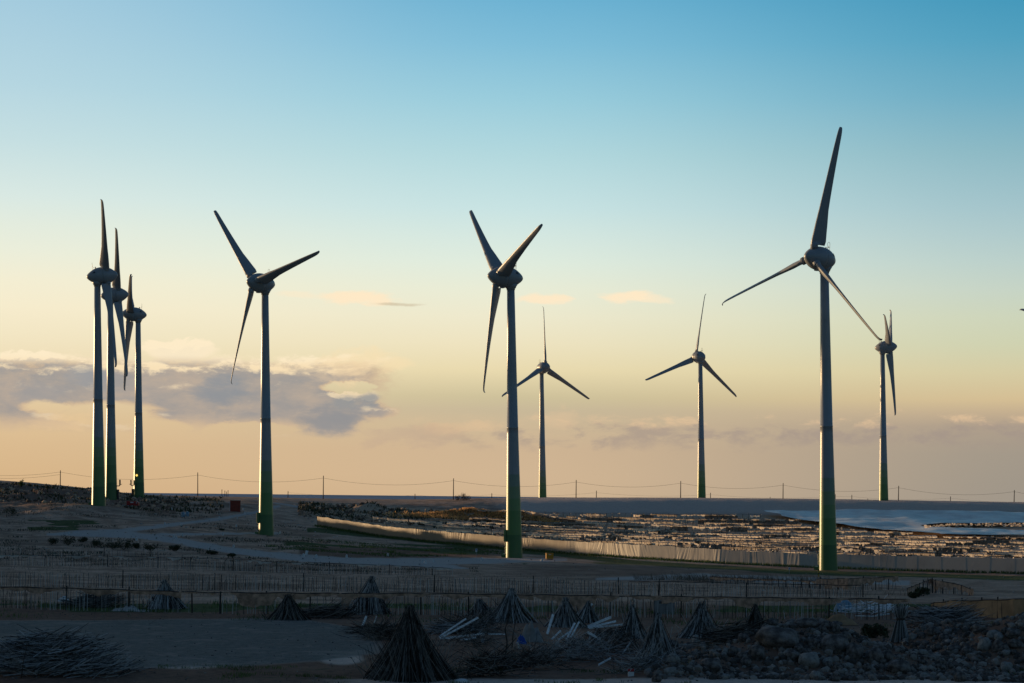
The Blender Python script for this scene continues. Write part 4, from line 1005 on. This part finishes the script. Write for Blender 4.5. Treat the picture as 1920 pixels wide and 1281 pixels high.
# ------------------------------------------------------------------ netting fences of upright canes
def netting(label, line, hgt, dens, clothfun, post_step, cloth_mat=M_cloth, jit=.25, stake_over=0.0, rail=True, gap=None):
    """line = (u, v of the top edge, v of the foot)"""
    P = [hit(u, vf, 126) for u, vt, vf in line]; Hs = [(vf - vt) / (F / p.y) for p, (u, vt, vf) in zip(P, line)]
    o = P[0]; r = thing('netting_fence', label, 'fence', o)
    s = np.concatenate([[0], np.cumsum([(b - a).length for a, b in zip(P[:-1], P[1:])])]); L = s[-1]
    def pos(t):
        i = min(len(P) - 2, int(np.searchsorted(s, t, 'right')) - 1); f = (t - s[i]) / (s[i + 1] - s[i]); q = P[i].lerp(P[i + 1], f)
        return q.x, q.y, gz(q.x, q.y), P[i].z + (P[i + 1].z - P[i].z) * f, Hs[i] + (Hs[i + 1] - Hs[i]) * f
    mb = MB(); t = 0.0
    while t < L:
        x, y, z, zf, h = pos(t); g = gap(t) if gap else 1
        if random.random() < g:
            hh = h * (rnd(.78, 1.0) if random.random() < .8 else rnd(.4, .8)) + stake_over * rnd(0, 1); lx = random.gauss(0, .05)
            mb.tube([(x - o.x, y - o.y + rnd(-.15, .15), z - .15 - o.z), (x - o.x + lx, y - o.y, zf + hh - o.z)], [.024, .018], 3, False)
        t += rnd(.4, 1.6) / dens
    tag(mb.build('cane_screen', M_cane, r), kind='stuff')
    if rail:
        rp = []; t = 0
        while t <= L:
            x, y, z, zf, h = pos(t); rp.append((x - o.x, y - o.y - .03, zf + h - o.z + .03 * math.sin(t * 1.9))); t += .8
        MB().tube(rp, .035, 5).build('rail', M_wood, r)
    n = int(L / .12); ts = np.linspace(0, L, n); drop = clothfun(ts)
    run = []
    def flush():
        if len(run) > 2: MB().grid([[a for a, b, c in run], [b for a, b, c in run], [c for a, b, c in run]]).build('torn_netting', cloth_mat, r, True)
        run.clear()
    for t, d in zip(ts, drop):
        if d < .03: flush(); continue
        x, y, z, zf, h = pos(float(t)); w = .05 * float(vnoise(t / .35, 0, 3))
        d = min(d, h)
        run.append(((x - o.x, y - o.y - .04, zf + h + .03 - o.z), (x - o.x, y - o.y - .07 + w, zf + h - d * .5 - o.z), (x - o.x + w, y - o.y - .05 + w, zf + h - d - o.z)))
    flush()
    t = post_step * .3
    while t < L:
        x, y, z, zf, h = pos(t)
        MB().tube([(x - o.x, y - o.y + .06, z - .3 - o.z), (x - o.x + rnd(-.06, .06), y - o.y + .06, zf + h + rnd(.0, .25) - o.z)], [.06, .05], 6).build('post', M_wood, r); t += post_step * rnd(.7, 1.3)
    return r
def ragged(base, amp, seed, long_=.0, freq=.8):
    def f(t):
        a = base + amp * fbm(t * freq, t * 0, seed, 4, .6); b = vnoise(t * .35, t * 0 + 9, seed + 3)
        return np.clip(a + long_ * sst(b, .24, .32), 0, 3)
    return f
TOPV = [(-60,1099,1138),(60,1102,1142),(150,1104,1145),(250,1107,1147),(340,1110,1149),(420,1111.5,1151),(520,1112,1152),(640,1113,1153),(760,1113,1153),(880,1114,1155),(1000,1116,1156),(1120,1117,1157),(1240,1118.5,1158),(1360,1120,1159),(1480,1122,1160),(1600,1123,1161),(1705,1124,1162)]
netting('netting fence of canes from the left edge to the slumped cane stack', TOPV[0:5], 1.4, 7, ragged(.22, .35, 3, .7), 4.5)
netting('netting fence of canes behind the gravel yard, with gaps at its posts', TOPV[4:8], 1.4, 4, ragged(.20, .35, 5, .7), 3.0, gap=lambda t: .25 if (t % 7) < 3 else 1)
netting('netting fence of canes behind the largest cane stack and the crossed planks', TOPV[7:11], 1.4, 8, ragged(.20, .32, 8, .7), 4.0)
netting('netting fence of canes behind the jumbled white boards', TOPV[10:13], 1.4, 8, ragged(.24, .35, 12, .9), 4.0)
netting('open netting fence of wide-set canes behind the left rubble heap', TOPV[12:17], 1.4, 4.5, ragged(.26, .35, 15, .3), 4.5)
def plain(t): return t * 0
for k, (lab, ln, dn) in enumerate((
  ('second line of upright canes on the left, behind the netting fence', [(-60,1070,1100),(120,1072,1101),(240,1073,1103),(360,1075,1106)], 6),
  ('second line of upright canes in the middle left, behind the netting fence', [(360,1075,1106),(500,1077,1108),(640,1080,1109),(760,1082,1110)], 6),
  ('second line of upright canes behind the wide cane stack and the boards', [(760,1082,1110),(900,1082,1112),(1040,1084,1113),(1180,1088,1114)], 7),
  ('second line of darker upright canes behind the left rubble heap', [(1180,1090,1116),(1330,1092,1118),(1480,1096,1119),(1620,1098,1120)], 5))):
    netting(lab, ln, 1.4, dn, plain if k < 3 else ragged(.0, .12, 40), 9, rail=(k == 3))
netting('far line of upright canes with white scraps, at the left below the bushes', [(-60,1041,1059),(120,1042,1062),(260,1044,1064),(400,1047,1069),(490,1052,1073)], 1.4, 4.5, ragged(.02, .35, 51, .3), 7, M_litter)
netting('far line of upright canes with white scraps, below the leaning sign', [(490,1054,1074),(600,1056,1076),(720,1060,1078),(850,1066,1080)], 1.4, 5, ragged(.04, .45, 55, .5), 7, M_litter)
netting('farthest low line of canes at the left edge under the dark bushes', [(-60,1027,1042),(140,1029,1044),(330,1034,1049)], 1.2, 3, ragged(-.05, .2, 58), 9, M_litter, rail=False)
netting('torn brown netting on a low frame left of the striped pole', [(1330,1082,1094),(1440,1087,1099),(1530,1090,1104)], 1.0, 2.5, ragged(.12, .3, 60, .2), 3, M_cloth, jit=.4)
netting('ragged brown netting hung on posts right of the foot of the tallest tower', [(1530,1086,1104),(1590,1085,1106),(1650,1083,1107),(1684,1081,1106)], 1.4, 3, ragged(.55, .8, 64, .6), 2.5, M_cloth)
netting('brown hessian fence at the right edge behind the bleached cane mound', [(1745,1132,1148),(1780,1127,1152),(1840,1126,1157),(1900,1124,1161),(1990,1122,1165)], 1.4, 1.5, lambda t: 5 + 0 * t, 2.2, M_cloth2)
netting('collapsed brown netting frame on the slope right of the ragged netting', [(1700,1104,1116),(1745,1086,1112),(1760,1090,1113),(1790,1094,1114),(1825,1106,1117)], 1.0, 2, ragged(.35, .9, 70, .4), 1.8, M_cloth)
heap('scrap_pile', 'pile of bluish pipes and scrap behind the stakes on the right', 'scrap pile', 1640, 1150, 150, 22, 90, M_plank, [(.1, .3), (.7, .5)], 1.6, .03)
tag(MB().tube([px2w(1604, 1155, at(1604, 1157).y) - at(1604, 1157), px2w(1635, 1156, at(1604, 1157).y) - at(1604, 1157), px2w(1668, 1151, at(1604, 1157).y) - at(1604, 1157)], .05, 8).build('pipe', M_white, None, True, at(1604, 1157)), 'long shiny white pipe lying behind the stakes on the right', 'pipe')
p = at(1245, 1152); r = thing('concrete_block_screen', 'small grey concrete block wall with two square holes behind the cane stacks', 'block wall', p)
mb = MB(); mb.box((-.55, 0, .55), (.36, .2, 1.35)); mb.box((.50, 0, .55), (.46, .2, 1.35)); mb.box((-.05, 0, .30), (.64, .2, .85)); mb.box((-.05, 0, 1.06), (.64, .2, .33)); mb.build('wall', M_conc, r); MB().box((-.05, .07, .81), (.64, .04, .17)).build('dark_backing', M_rubber, r)  # near-black slab in the hole stands in for its shade

# ------------------------------------------------------------------ bushes
def bush(label, u, vb, wpx, hpx, n=900, group='dark bushes', mt=M_bush, name='bush'):
    p = at(u, vb); ppm = F / p.y; rx, h = wpx / 2 / ppm, hpx / ppm
    r = thing(name, label, 'bush', p, 0, group); mb = MB()
    lob = [(rnd(-.6, .6), rnd(-.5, .5), rnd(.35, .75), rnd(.3, .5)) for _ in range(7)]
    for k in range(n):
        a, b, cz, q = random.choice(lob); d = Vector((random.gauss(0, 1), random.gauss(0, 1), random.gauss(0, 1))).normalized() * q * random.random() ** .35
        c = Vector(((a + d.x) * rx, (b + d.y) * rx * .8, max(.02, (cz + d.z * 1.0) * h * .95))); s_ = rnd(.05, .13)
        e1 = Vector((rnd(-1, 1), rnd(-1, 1), rnd(-1, 1))).normalized() * s_; e2 = e1.cross(Vector((rnd(-1, 1), rnd(-1, 1), rnd(-1, 1)))).normalized() * s_ * .6
        mb.add([tuple(c - e1), tuple(c + e2), tuple(c + e1), tuple(c - e2)], [(0, 1, 2, 3)])
    mb.build('foliage', mt, r); st = MB()
    for k in range(8): a = rnd(0, 6.28); st.tube([(0, 0, -.1), (math.cos(a) * rx * .3, math.sin(a) * rx * .3, h * .3), (math.cos(a) * rx * .6, math.sin(a) * rx * .5, h * .6)], [.03, .02, .01], 4, False)
    st.build('stems', M_wood, r)
for (u, v, w, h, lab) in ((95,1022,36,14,'leftmost dark bush of the row below the track'),(128,1023,34,18,'large dark bush second in the row below the track'),(155,1017,26,10,'small bush behind the row, left of the track junction'),
    (185,1026,34,14,'low dark bush in the middle of the row below the track'),(212,1030,44,14,'wide dark bush right of the middle of the row'),(232,1031,34,18,'tallest dark bush of the row, right of the middle'),(255,1029,18,12,'small round bush between the tall bush and the wide one'),(284,1033,42,15,'wide dark bush second from the right end of the row'),(328,1034,30,12,'rightmost dark bush of the row below the track'),
    (400,1040,30,7,'flat bush beside the lower bend of the track'),(436,1044,26,6,'flat bush right of the lower bend of the track'),(20,965,40,14,'dark bush at the left edge under the debris bank'),(418,995,16,4,'tiny bush right of the lone turbine sign post'),
    (1730,1118,36,16,'dark bush in front of the collapsed netting frame'),(1715,1122,24,12,'small dark bush touching the larger one below the collapsed netting'),(1870,1152,28,12,'dark bush in front of the brown hessian fence'),(1640,1196,60,26,'low green bush in the dip between the two rubble heaps')):
    bush(lab, u, v, w, h, 700)
p = at(40, 914); r = thing('shrub', 'small spindly green shrub on the skyline at the far left', 'shrub', p); mb = MB(); fo = MB(); ppm = F / p.y
for k in range(14):
    a = rnd(0, 6.28); t = Vector((math.cos(a) * rnd(.2, .9) + .2, math.sin(a) * .5, rnd(.9, 2.2))); mb.tube([(0, 0, -.2), t * .5 + Vector((0, 0, .2)), t], [.04, .03, .01], 4, False)
    for q in range(40):
        c = t * rnd(.45, 1.05) + Vector((rnd(-.25, .25), rnd(-.25, .25), rnd(-.2, .2))); e = Vector((rnd(-1, 1), rnd(-1, 1), rnd(-1, 1))).normalized() * .11; f = e.cross(Vector((rnd(-1, 1), 1, rnd(-1, 1)))).normalized() * .05
        fo.add([tuple(c - e), tuple(c + f), tuple(c + e), tuple(c - f)], [(0, 1, 2, 3)])
mb.build('stems', M_wood, r); fo.build('foliage', M_grass, r)
p = at(868, 938); mb = MB()
for k in range(90):
    a = rnd(0, 6.28); b = Vector((rnd(-2.2, 2.2), rnd(-1, 1), -.2)); d = Vector((rnd(-.7, .7), rnd(-.4, .4), 1)).normalized(); L = rnd(.8, 2.5) * (1.2 - abs(b.x) / 4)
    m = b + d * L * .5; t = m + (d + Vector((rnd(-.5, .5), rnd(-.4, .4), 0))) * L * .5; mb.tube([b, m, t], [.03, .025, .012], 3, False)
    for q in range(3): mb.tube([m.lerp(t, rnd(0, .8)), m.lerp(t, rnd(.3, 1)) + Vector((rnd(-.6, .6), rnd(-.4, .4), rnd(.1, .6)))], [.018, .01], 3, False)
tag(mb.build('dry_bush', M_wood, None, False, p), 'leafless dry bush on top of the straw mound left of the middle tower', 'bush')

# ------------------------------------------------------------------ things beside the tracks
def marker(u, v, label):
    p = at(u, v); r = thing('marker_stone', label, 'marker', p, rnd(-.5, .5), 'white marker stones along the tracks')
    if not marker_me: marker_me.append(MB().box((0, 0, .16), (.36, .3, .42), None, .05).mesh('body', M_white)); marker_me.append(MB().lathe([(.368, .15), (.50, .13), (.54, .05)], 10).mesh('cap', M_white, True))
    link('body', marker_me[0], r); link('cap', marker_me[1], r)
marker_me = []
MK = [(322,956,'near the track end straight right of the red trailer'),(309,984,'above the upper track left of the two water tanks'),(340,987,'on the lower side of the upper track below the two water tanks'),(411,973,'on the upper track between the water tanks and the red hut'),(459,964,'beside the track bend right of the red hut'),(326,1008,'leftmost of three in the fork of the tracks'),(330.5,1011,'lowest of three in the fork of the tracks'),(342,1006,'rightmost of three in the fork of the tracks'),(418,1004,'beside the middle track left of the lone turbine'),(438,1027,'above the lower track left of the lone turbine'),(390,1032,'below the lower track bend'),(256,1014,'below the track junction, above the dark bushes'),(128,1003,'farthest left, at the left end of the tracks'),
      (569,1044,'at the foot of the leaning white sign'),(593,1046,'just right of the leaning white sign'),(650,1046,'on the far edge of the track between leaning sign and middle tower'),(727,1043,'on the far edge of the track, midway to the small blue sign'),(792,1056,'left one of a pair on the near edge of the track'),(798,1057.5,'right one of a pair on the near edge of the track'),(812,1054,'on the track right of the pair'),(903,1051,'on the track left of the foot of the middle tower'),(1016,1052,'just left of the yellow crate'),(525,1001,'at the foot of the lone turbine'),(456,957,'beside the right wall of the red hut')]
for u, v, l in MK: marker(u, v, 'white marker stone ' + l)
def sign(label, u, vb, vt, wpx, hpx, mt, lean=0.0, post=True):
    p = at(u, vb); ppm = F / p.y; H = (vb - vt) / ppm; w, h = wpx / ppm, hpx / ppm; r = thing('sign', label, 'sign', p); r.rotation_euler = (0, lean, rnd(-.2, .2))
    MB().tube([(0, 0, -.3), (0, 0, H)], .035, 6).build('post', M_galv, r); MB().box((0, -.05, H - h / 2), (w, .03, h), None, .006).build('panel', mt, r)
    return r, H, w, h
sign('white sign board leaning to the right beside the track', 573, 1044, 1032, 5, 9, M_white, .25)
r, H, w, h = sign('small white sign with a dark square on a post left of the middle tower', 893, 1046, 1029, 3.6, 6, M_white)
MB().box((0, -.07, H - h * .35), (w * .6, .012, h * .36)).build('pictogram', MAT['blue_cloth'], r)
sign('small white sign on a post above the middle track left of the lone turbine', 443, 999, 984, 2.6, 4, M_white)
sign('tiny white post sign beside the upper track right of the water tanks', 445, 978, 970, 1.6, 4, M_white)
r, H, w, h = sign('small white square sign at the edge of the grass left of the tallest tower', 1480, 1077, 1064, 3.6, 4.6, M_white)
MB().box((0, -.07, H - h * .5), (w * .5, .012, h * .4)).build('pictogram', MAT['blue_cloth'], r)
def striped_pole():
    p = at(1535, 1082); r = thing('striped_pole', 'thin yellow pole with black bands at the foot of the tallest tower', 'pole', p); h = 2.3
    MB().tube([(0, 0, -.2), (0, 0, h)], .09, 10).build('shaft', mat('signal_yellow', (.62, .42, .05), .5), r, True)
    for z in (.5, 1.1, 1.7): MB().tube([(0, 0, z - .11), (0, 0, z + .11)], .093, 10).build('band', M_rubber, r, True)
striped_pole()
def tank(u, v, label):
    p = at(u, v); r = thing('water_tank', label, 'tank', p, 0, 'pale water tanks'); MB().lathe([(-.1, .42), (0, .44), (.35, .44), (.37, .46), (.43, .46), (.45, .44), (.85, .44), (.95, .36), (1.0, .16)], 20).build('body', M_tarp, r, True); MB().lathe([(.99, .15), (1.06, .15), (1.08, .1)], 12).build('lid', M_white, r, True)
tank(343.2, 969, 'left one of the two small pale water tanks'); tank(351.2, 968, 'right one of the two small pale water tanks')
def hut():
    p = at(441, 959.5); ppm = F / p.y; w, h = 19.5 / ppm, 21 / ppm; r = thing('hut', 'small red-brown box hut with a pale flat roof beside the track', 'hut', p, R_(8))
    MB().box((0, w / 2, h / 2 - .15), (w, w * .9, h + .1)).build('wall', M_rust, r); MB().box((0, w / 2, h + .02 - .05), (w * 1.06, w * 1.0, .14), None, .02).build('roof', M_conc, r)
    d = MB().box((w * .1, w * .05 - .03, h * .42), (w * .52, .05, h * .84), None, .01).build('door', MAT['red_brown_paint'], r); MB().box((w * .3, w * .05 - .08, h * .42), (.06, .05, .2)).build('handle', M_dark, d)
    MB().box((-w * .5 - .02, w * .05, h * .45), (.08, .08, h * .95)).build('corner_trim', M_white, r)
hut()
def trailer():
    p = at(248, 951.5); ppm = F / p.y; L = 22 / ppm; H = 12 / ppm; r = thing('trailer', 'red box trailer parked in front of the turbine cluster', 'trailer', p, R_(-6))
    body = MB(); bw = 1.4; pr = [(-L / 2, .38), (L / 2, .42), (L / 2, H * .80), (L * .30, H * .95), (-L * .48, H * .98), (-L / 2, H * .9)]; n = len(pr)
    body.add([(x, 0, z) for x, z in pr] + [(x, bw, z) for x, z in pr], [tuple(range(n)), tuple(range(2 * n - 1, n - 1, -1))] + [(i, i + n, (i + 1) % n + n, (i + 1) % n) for i in range(n)]); b = body.build('body', M_red, r)
    MB().box((-.1, -.015, H * .78), (.75, .03, .28)).build('sticker', M_white, b); MB().box((L * .36, -.02, H * .7), (.25, .03, .3)).build('vent', M_galv, b)
    for x in (-L * .36, .02): 
        w_ = MB().lathe([(-.11, .2), (-.09, .3), (.09, .3), (.11, .2)], 18, Matrix.Rotation(R_(90), 4, 'X')).build('wheel', M_rubber, r, True, (x, .05, .3)); MB().lathe([(.10, .17), (.125, .15), (.13, .05)], 14, Matrix.Rotation(R_(90), 4, 'X')).build('rim', M_white, w_, True)
    MB().tube([(-L / 2, bw / 2, .45), (-L / 2 - 1.3, bw / 2, .4)], .05, 6).build('drawbar', M_galv, r)
    MB().tube([(-L * .2, -.06, 0), (-L * .2, -.06, H * .95)], .04, 6).build('prop', M_rust, r)
trailer()
def crate():
    p = at(1031, 1050); w = 13.5 * p.y / F; r = thing('crate', 'yellow box crate standing on the grass right of the middle tower', 'crate', p, R_(6)); h = w * .95
    MB().box((0, w * .4, h * .5 + .08), (w, w * .8, h * .84), None, .03).build('box', M_yellow, r); MB().box((0, w * .4, h * .96), (w * 1.05, w * .86, .07), None, .02).build('lid', M_yellow, r); MB().box((0, w * .4, .04), (w * .9, w * .7, .14)).build('pallet', M_wood, r); MB().box((0, -.012, h * .78), (w * .35, .02, .1)).build('label_plate', M_white, r)
crate()

# ------------------------------------------------------------------ scatter nobody could count
def scatter(name, label, cat, n, fn, size, mt, flat=.7, seed=1):
    rs = np.random.RandomState(seed); V, Fc = ico(1); VV, FF = [], []; Fc = np.array(Fc); c = 0
    pts = [fn(rs) for _ in range(n)]; pts = np.array([q for q in pts if q is not None]); Z = gz0(pts[:, 0], pts[:, 1])
    for (x, y), z in zip(pts, Z):
        s_ = size[0] + (size[1] - size[0]) * rs.rand() ** 3; d = V * (1 + .5 * (rs.rand(len(V)) - .5))[:, None] * s_ * np.array([1, .8, flat]); a = rs.rand() * 6.28
        R2 = np.array([[math.cos(a), -math.sin(a), 0], [math.sin(a), math.cos(a), 0], [0, 0, 1]]); VV.append(d @ R2.T + [x, y, z + s_ * flat * .25]); FF.append(Fc + c); c += len(V)
    mb = MB(); mb.v = [tuple(q) for q in np.concatenate(VV)]; mb.f = [tuple(q) for q in np.concatenate(FF)]
    return tag(mb.build(name, mt), label, cat, None, 'stuff')
def band(u0, u1, d0, d1):
    def f(rs):
        D = d0 + (d1 - d0) * rs.rand(); u = u0 + (u1 - u0) * rs.rand(); return ((u - U0) * D / F, D)
    return f
scatter('rubble', 'earth clods and broken plastic strewn over the bank on the left', 'debris', 1500, band(-80, 330, 500, 640), (.12, .8), M_debris, .8, 1)
scatter('rubble', 'lit clods and torn rubbish between the red hut and the field', 'debris', 2600, band(560, 1000, 540, 632), (.12, .8), M_debris, .9, 2)
scatter('rubble', 'clods around the low mound left of the red hut', 'debris', 500, band(270, 420, 520, 600), (.1, .6), M_debris, .8, 3)
scatter('litter', 'pale scraps of plastic over the banks and the field edge', 'litter', 420, band(-60, 1000, 440, 640), (.08, .42), M_litter, .5, 4)
scatter('litter', 'pale scraps of plastic over the ground before the windbreak', 'litter', 260, band(300, 1960, 215, 352), (.04, .16), M_litter, .6, 5)
scatter('gravel', 'loose stones over the near ground', 'gravel', 2600, band(-50, 1980, 90, 142), (.015, .07), M_pebble, .7, 6)
scatter('gravel', 'loose pebbles packed over both rubble heaps', 'gravel', 9500, band(1215, 1980, 94.8, 115), (.03, .24), M_pebble, .8, 7)
scatter('litter', 'pale chips of rubble and plastic at the left end of the rubble', 'litter', 150, band(1225, 1320, 95, 99), (.03, .13), M_rock_l, .7, 8)
def blades(name, label, cat, n, fn, h, w, mt, lean=.3, seed=1, bx=0.0):
    rs = np.random.RandomState(seed); pts = [fn(rs) for _ in range(n)]; pts = np.array([q for q in pts if q is not None]); Z = gz0(pts[:, 0], pts[:, 1]); mb = MB()
    for (x, y), z in zip(pts, Z):
        hh = h * (.5 + rs.rand()); a = rs.rand() * 6.28; dx, dy = math.cos(a) * w, math.sin(a) * w; lx, ly = rs.normal() * lean * hh + bx * hh, rs.normal() * lean * hh
        mb.v += [(x - dx, y - dy, z - .03), (x + dx, y + dy, z - .03), (x + lx * .4 + dx * .7, y + ly * .4 + dy * .7, z + hh * .6), (x + lx * .4 - dx * .7, y + ly * .4 - dy * .7, z + hh * .6), (x + lx, y + ly, z + hh)]
        o = len(mb.v) - 5; mb.f += [(o, o + 1, o + 2, o + 3), (o + 3, o + 2, o + 4)]
    return tag(mb.build(name, mt), label, cat, None, 'stuff')
def along_fence(rs):
    k = rs.randint(len(FP) - 1); a, b = FP[k][0], FP[k + 1][0]; t = rs.rand(); q = a.lerp(b, t); return (q.x + rs.normal() * .5, q.y - .3 - abs(rs.normal()) * 2.6)
blades('grass', 'dark green grass along the foot of the windbreak fence', 'grass', 9000, along_fence, .42, .05, M_grass, .3, 11)
def patch(u0, u1, v0, v1, cond=None):
    A = at((u0 + u1) / 2, v1); B = at((u0 + u1) / 2, v0); return band(u0, u1, A.y, B.y)
def clumpy(f, sc, th, seed):
    def g(rs):
        for _ in range(30):
            x, y = f(rs)
            if float(fbm(np.array([x / sc]), np.array([y / sc]), seed, 3)[0]) > th and not (y > 285 and y < 520 and on_road(x, y)): return (x, y)
        return None
    return g
blades('grass', 'green grass in patches between the track and the windbreak', 'grass', 4500, clumpy(band(500, 960, 372, 432), 9, .05, 21), .25, .05, M_grass, .4, 12)
blades('grass', 'green weeds along the netting fence', 'grass', 3500, clumpy(band(-20, 1950, 134, 160), 4, .12, 22), .22, .02, M_grass, .5, 13)
blades('grass', 'weeds along the path at the bottom', 'grass', 2600, clumpy(band(300, 1300, 91, 99), 2, .08, 23), .12, .012, M_grass, .6, 14)
blades('dry_grass', 'dry leaning reeds in front of the tallest tower', 'dry grass', 1500, clumpy(band(1190, 1560, 268, 300), 5, .02, 24), .75, .025, M_reed, .25, 15, -.35)
blades('dry_grass', 'lit straw covering the mound left of the middle tower', 'dry grass', 11000, clumpy(lambda rs: (xd(890, 597) + rs.normal() * 9.0, 594 + rs.normal() * 4.5), 3, -.22, 25), .75, .13, M_straw, .35, 16)
blades('dry_grass', 'lit straw on the mound right of the middle tower', 'dry grass', 1500, lambda rs: (xd(1010, 590) + rs.normal() * 4.5, 589 + rs.normal() * 2.5), .55, .10, M_straw, .45, 17)
blades('dry_grass', 'dead stalks over the fields between the cane lines', 'dry grass', 5000, clumpy(band(-60, 1700, 160, 300), 6, .02, 26), .3, .02, M_reed, .5, 18)

scatter('gravel', 'stones over the open ground on the left', 'stones', 900, band(-80, 640, 300, 480), (.04, .22), M_debris, .7, 31)
scatter('gravel', 'dark stones and clods along the tracks', 'stones', 500, band(-80, 1400, 330, 470), (.05, .2), M_rock, .7, 32)
blades('scrub', 'low dark scrub dotted over the open ground on the left', 'scrub', 3800, clumpy(band(-80, 620, 320, 500), 10, .22, 33), .34, .055, M_bush, .6, 34)
blades('scrub', 'low dry scrub between the track and the far cane lines', 'scrub', 2600, clumpy(band(-80, 900, 290, 345), 7, .2, 35), .32, .045, M_reed, .6, 36)
blades('scrub', 'dark scrub over the debris bank at the far left', 'scrub', 2600, clumpy(band(-80, 420, 500, 640), 8, .08, 37), .7, .16, M_bush, .5, 38)
blades('scrub', 'dark scrub between the cut earth bank and the straw mound', 'scrub', 3200, clumpy(band(560, 1010, 540, 630), 8, .04, 39), .7, .16, M_bush, .5, 40)
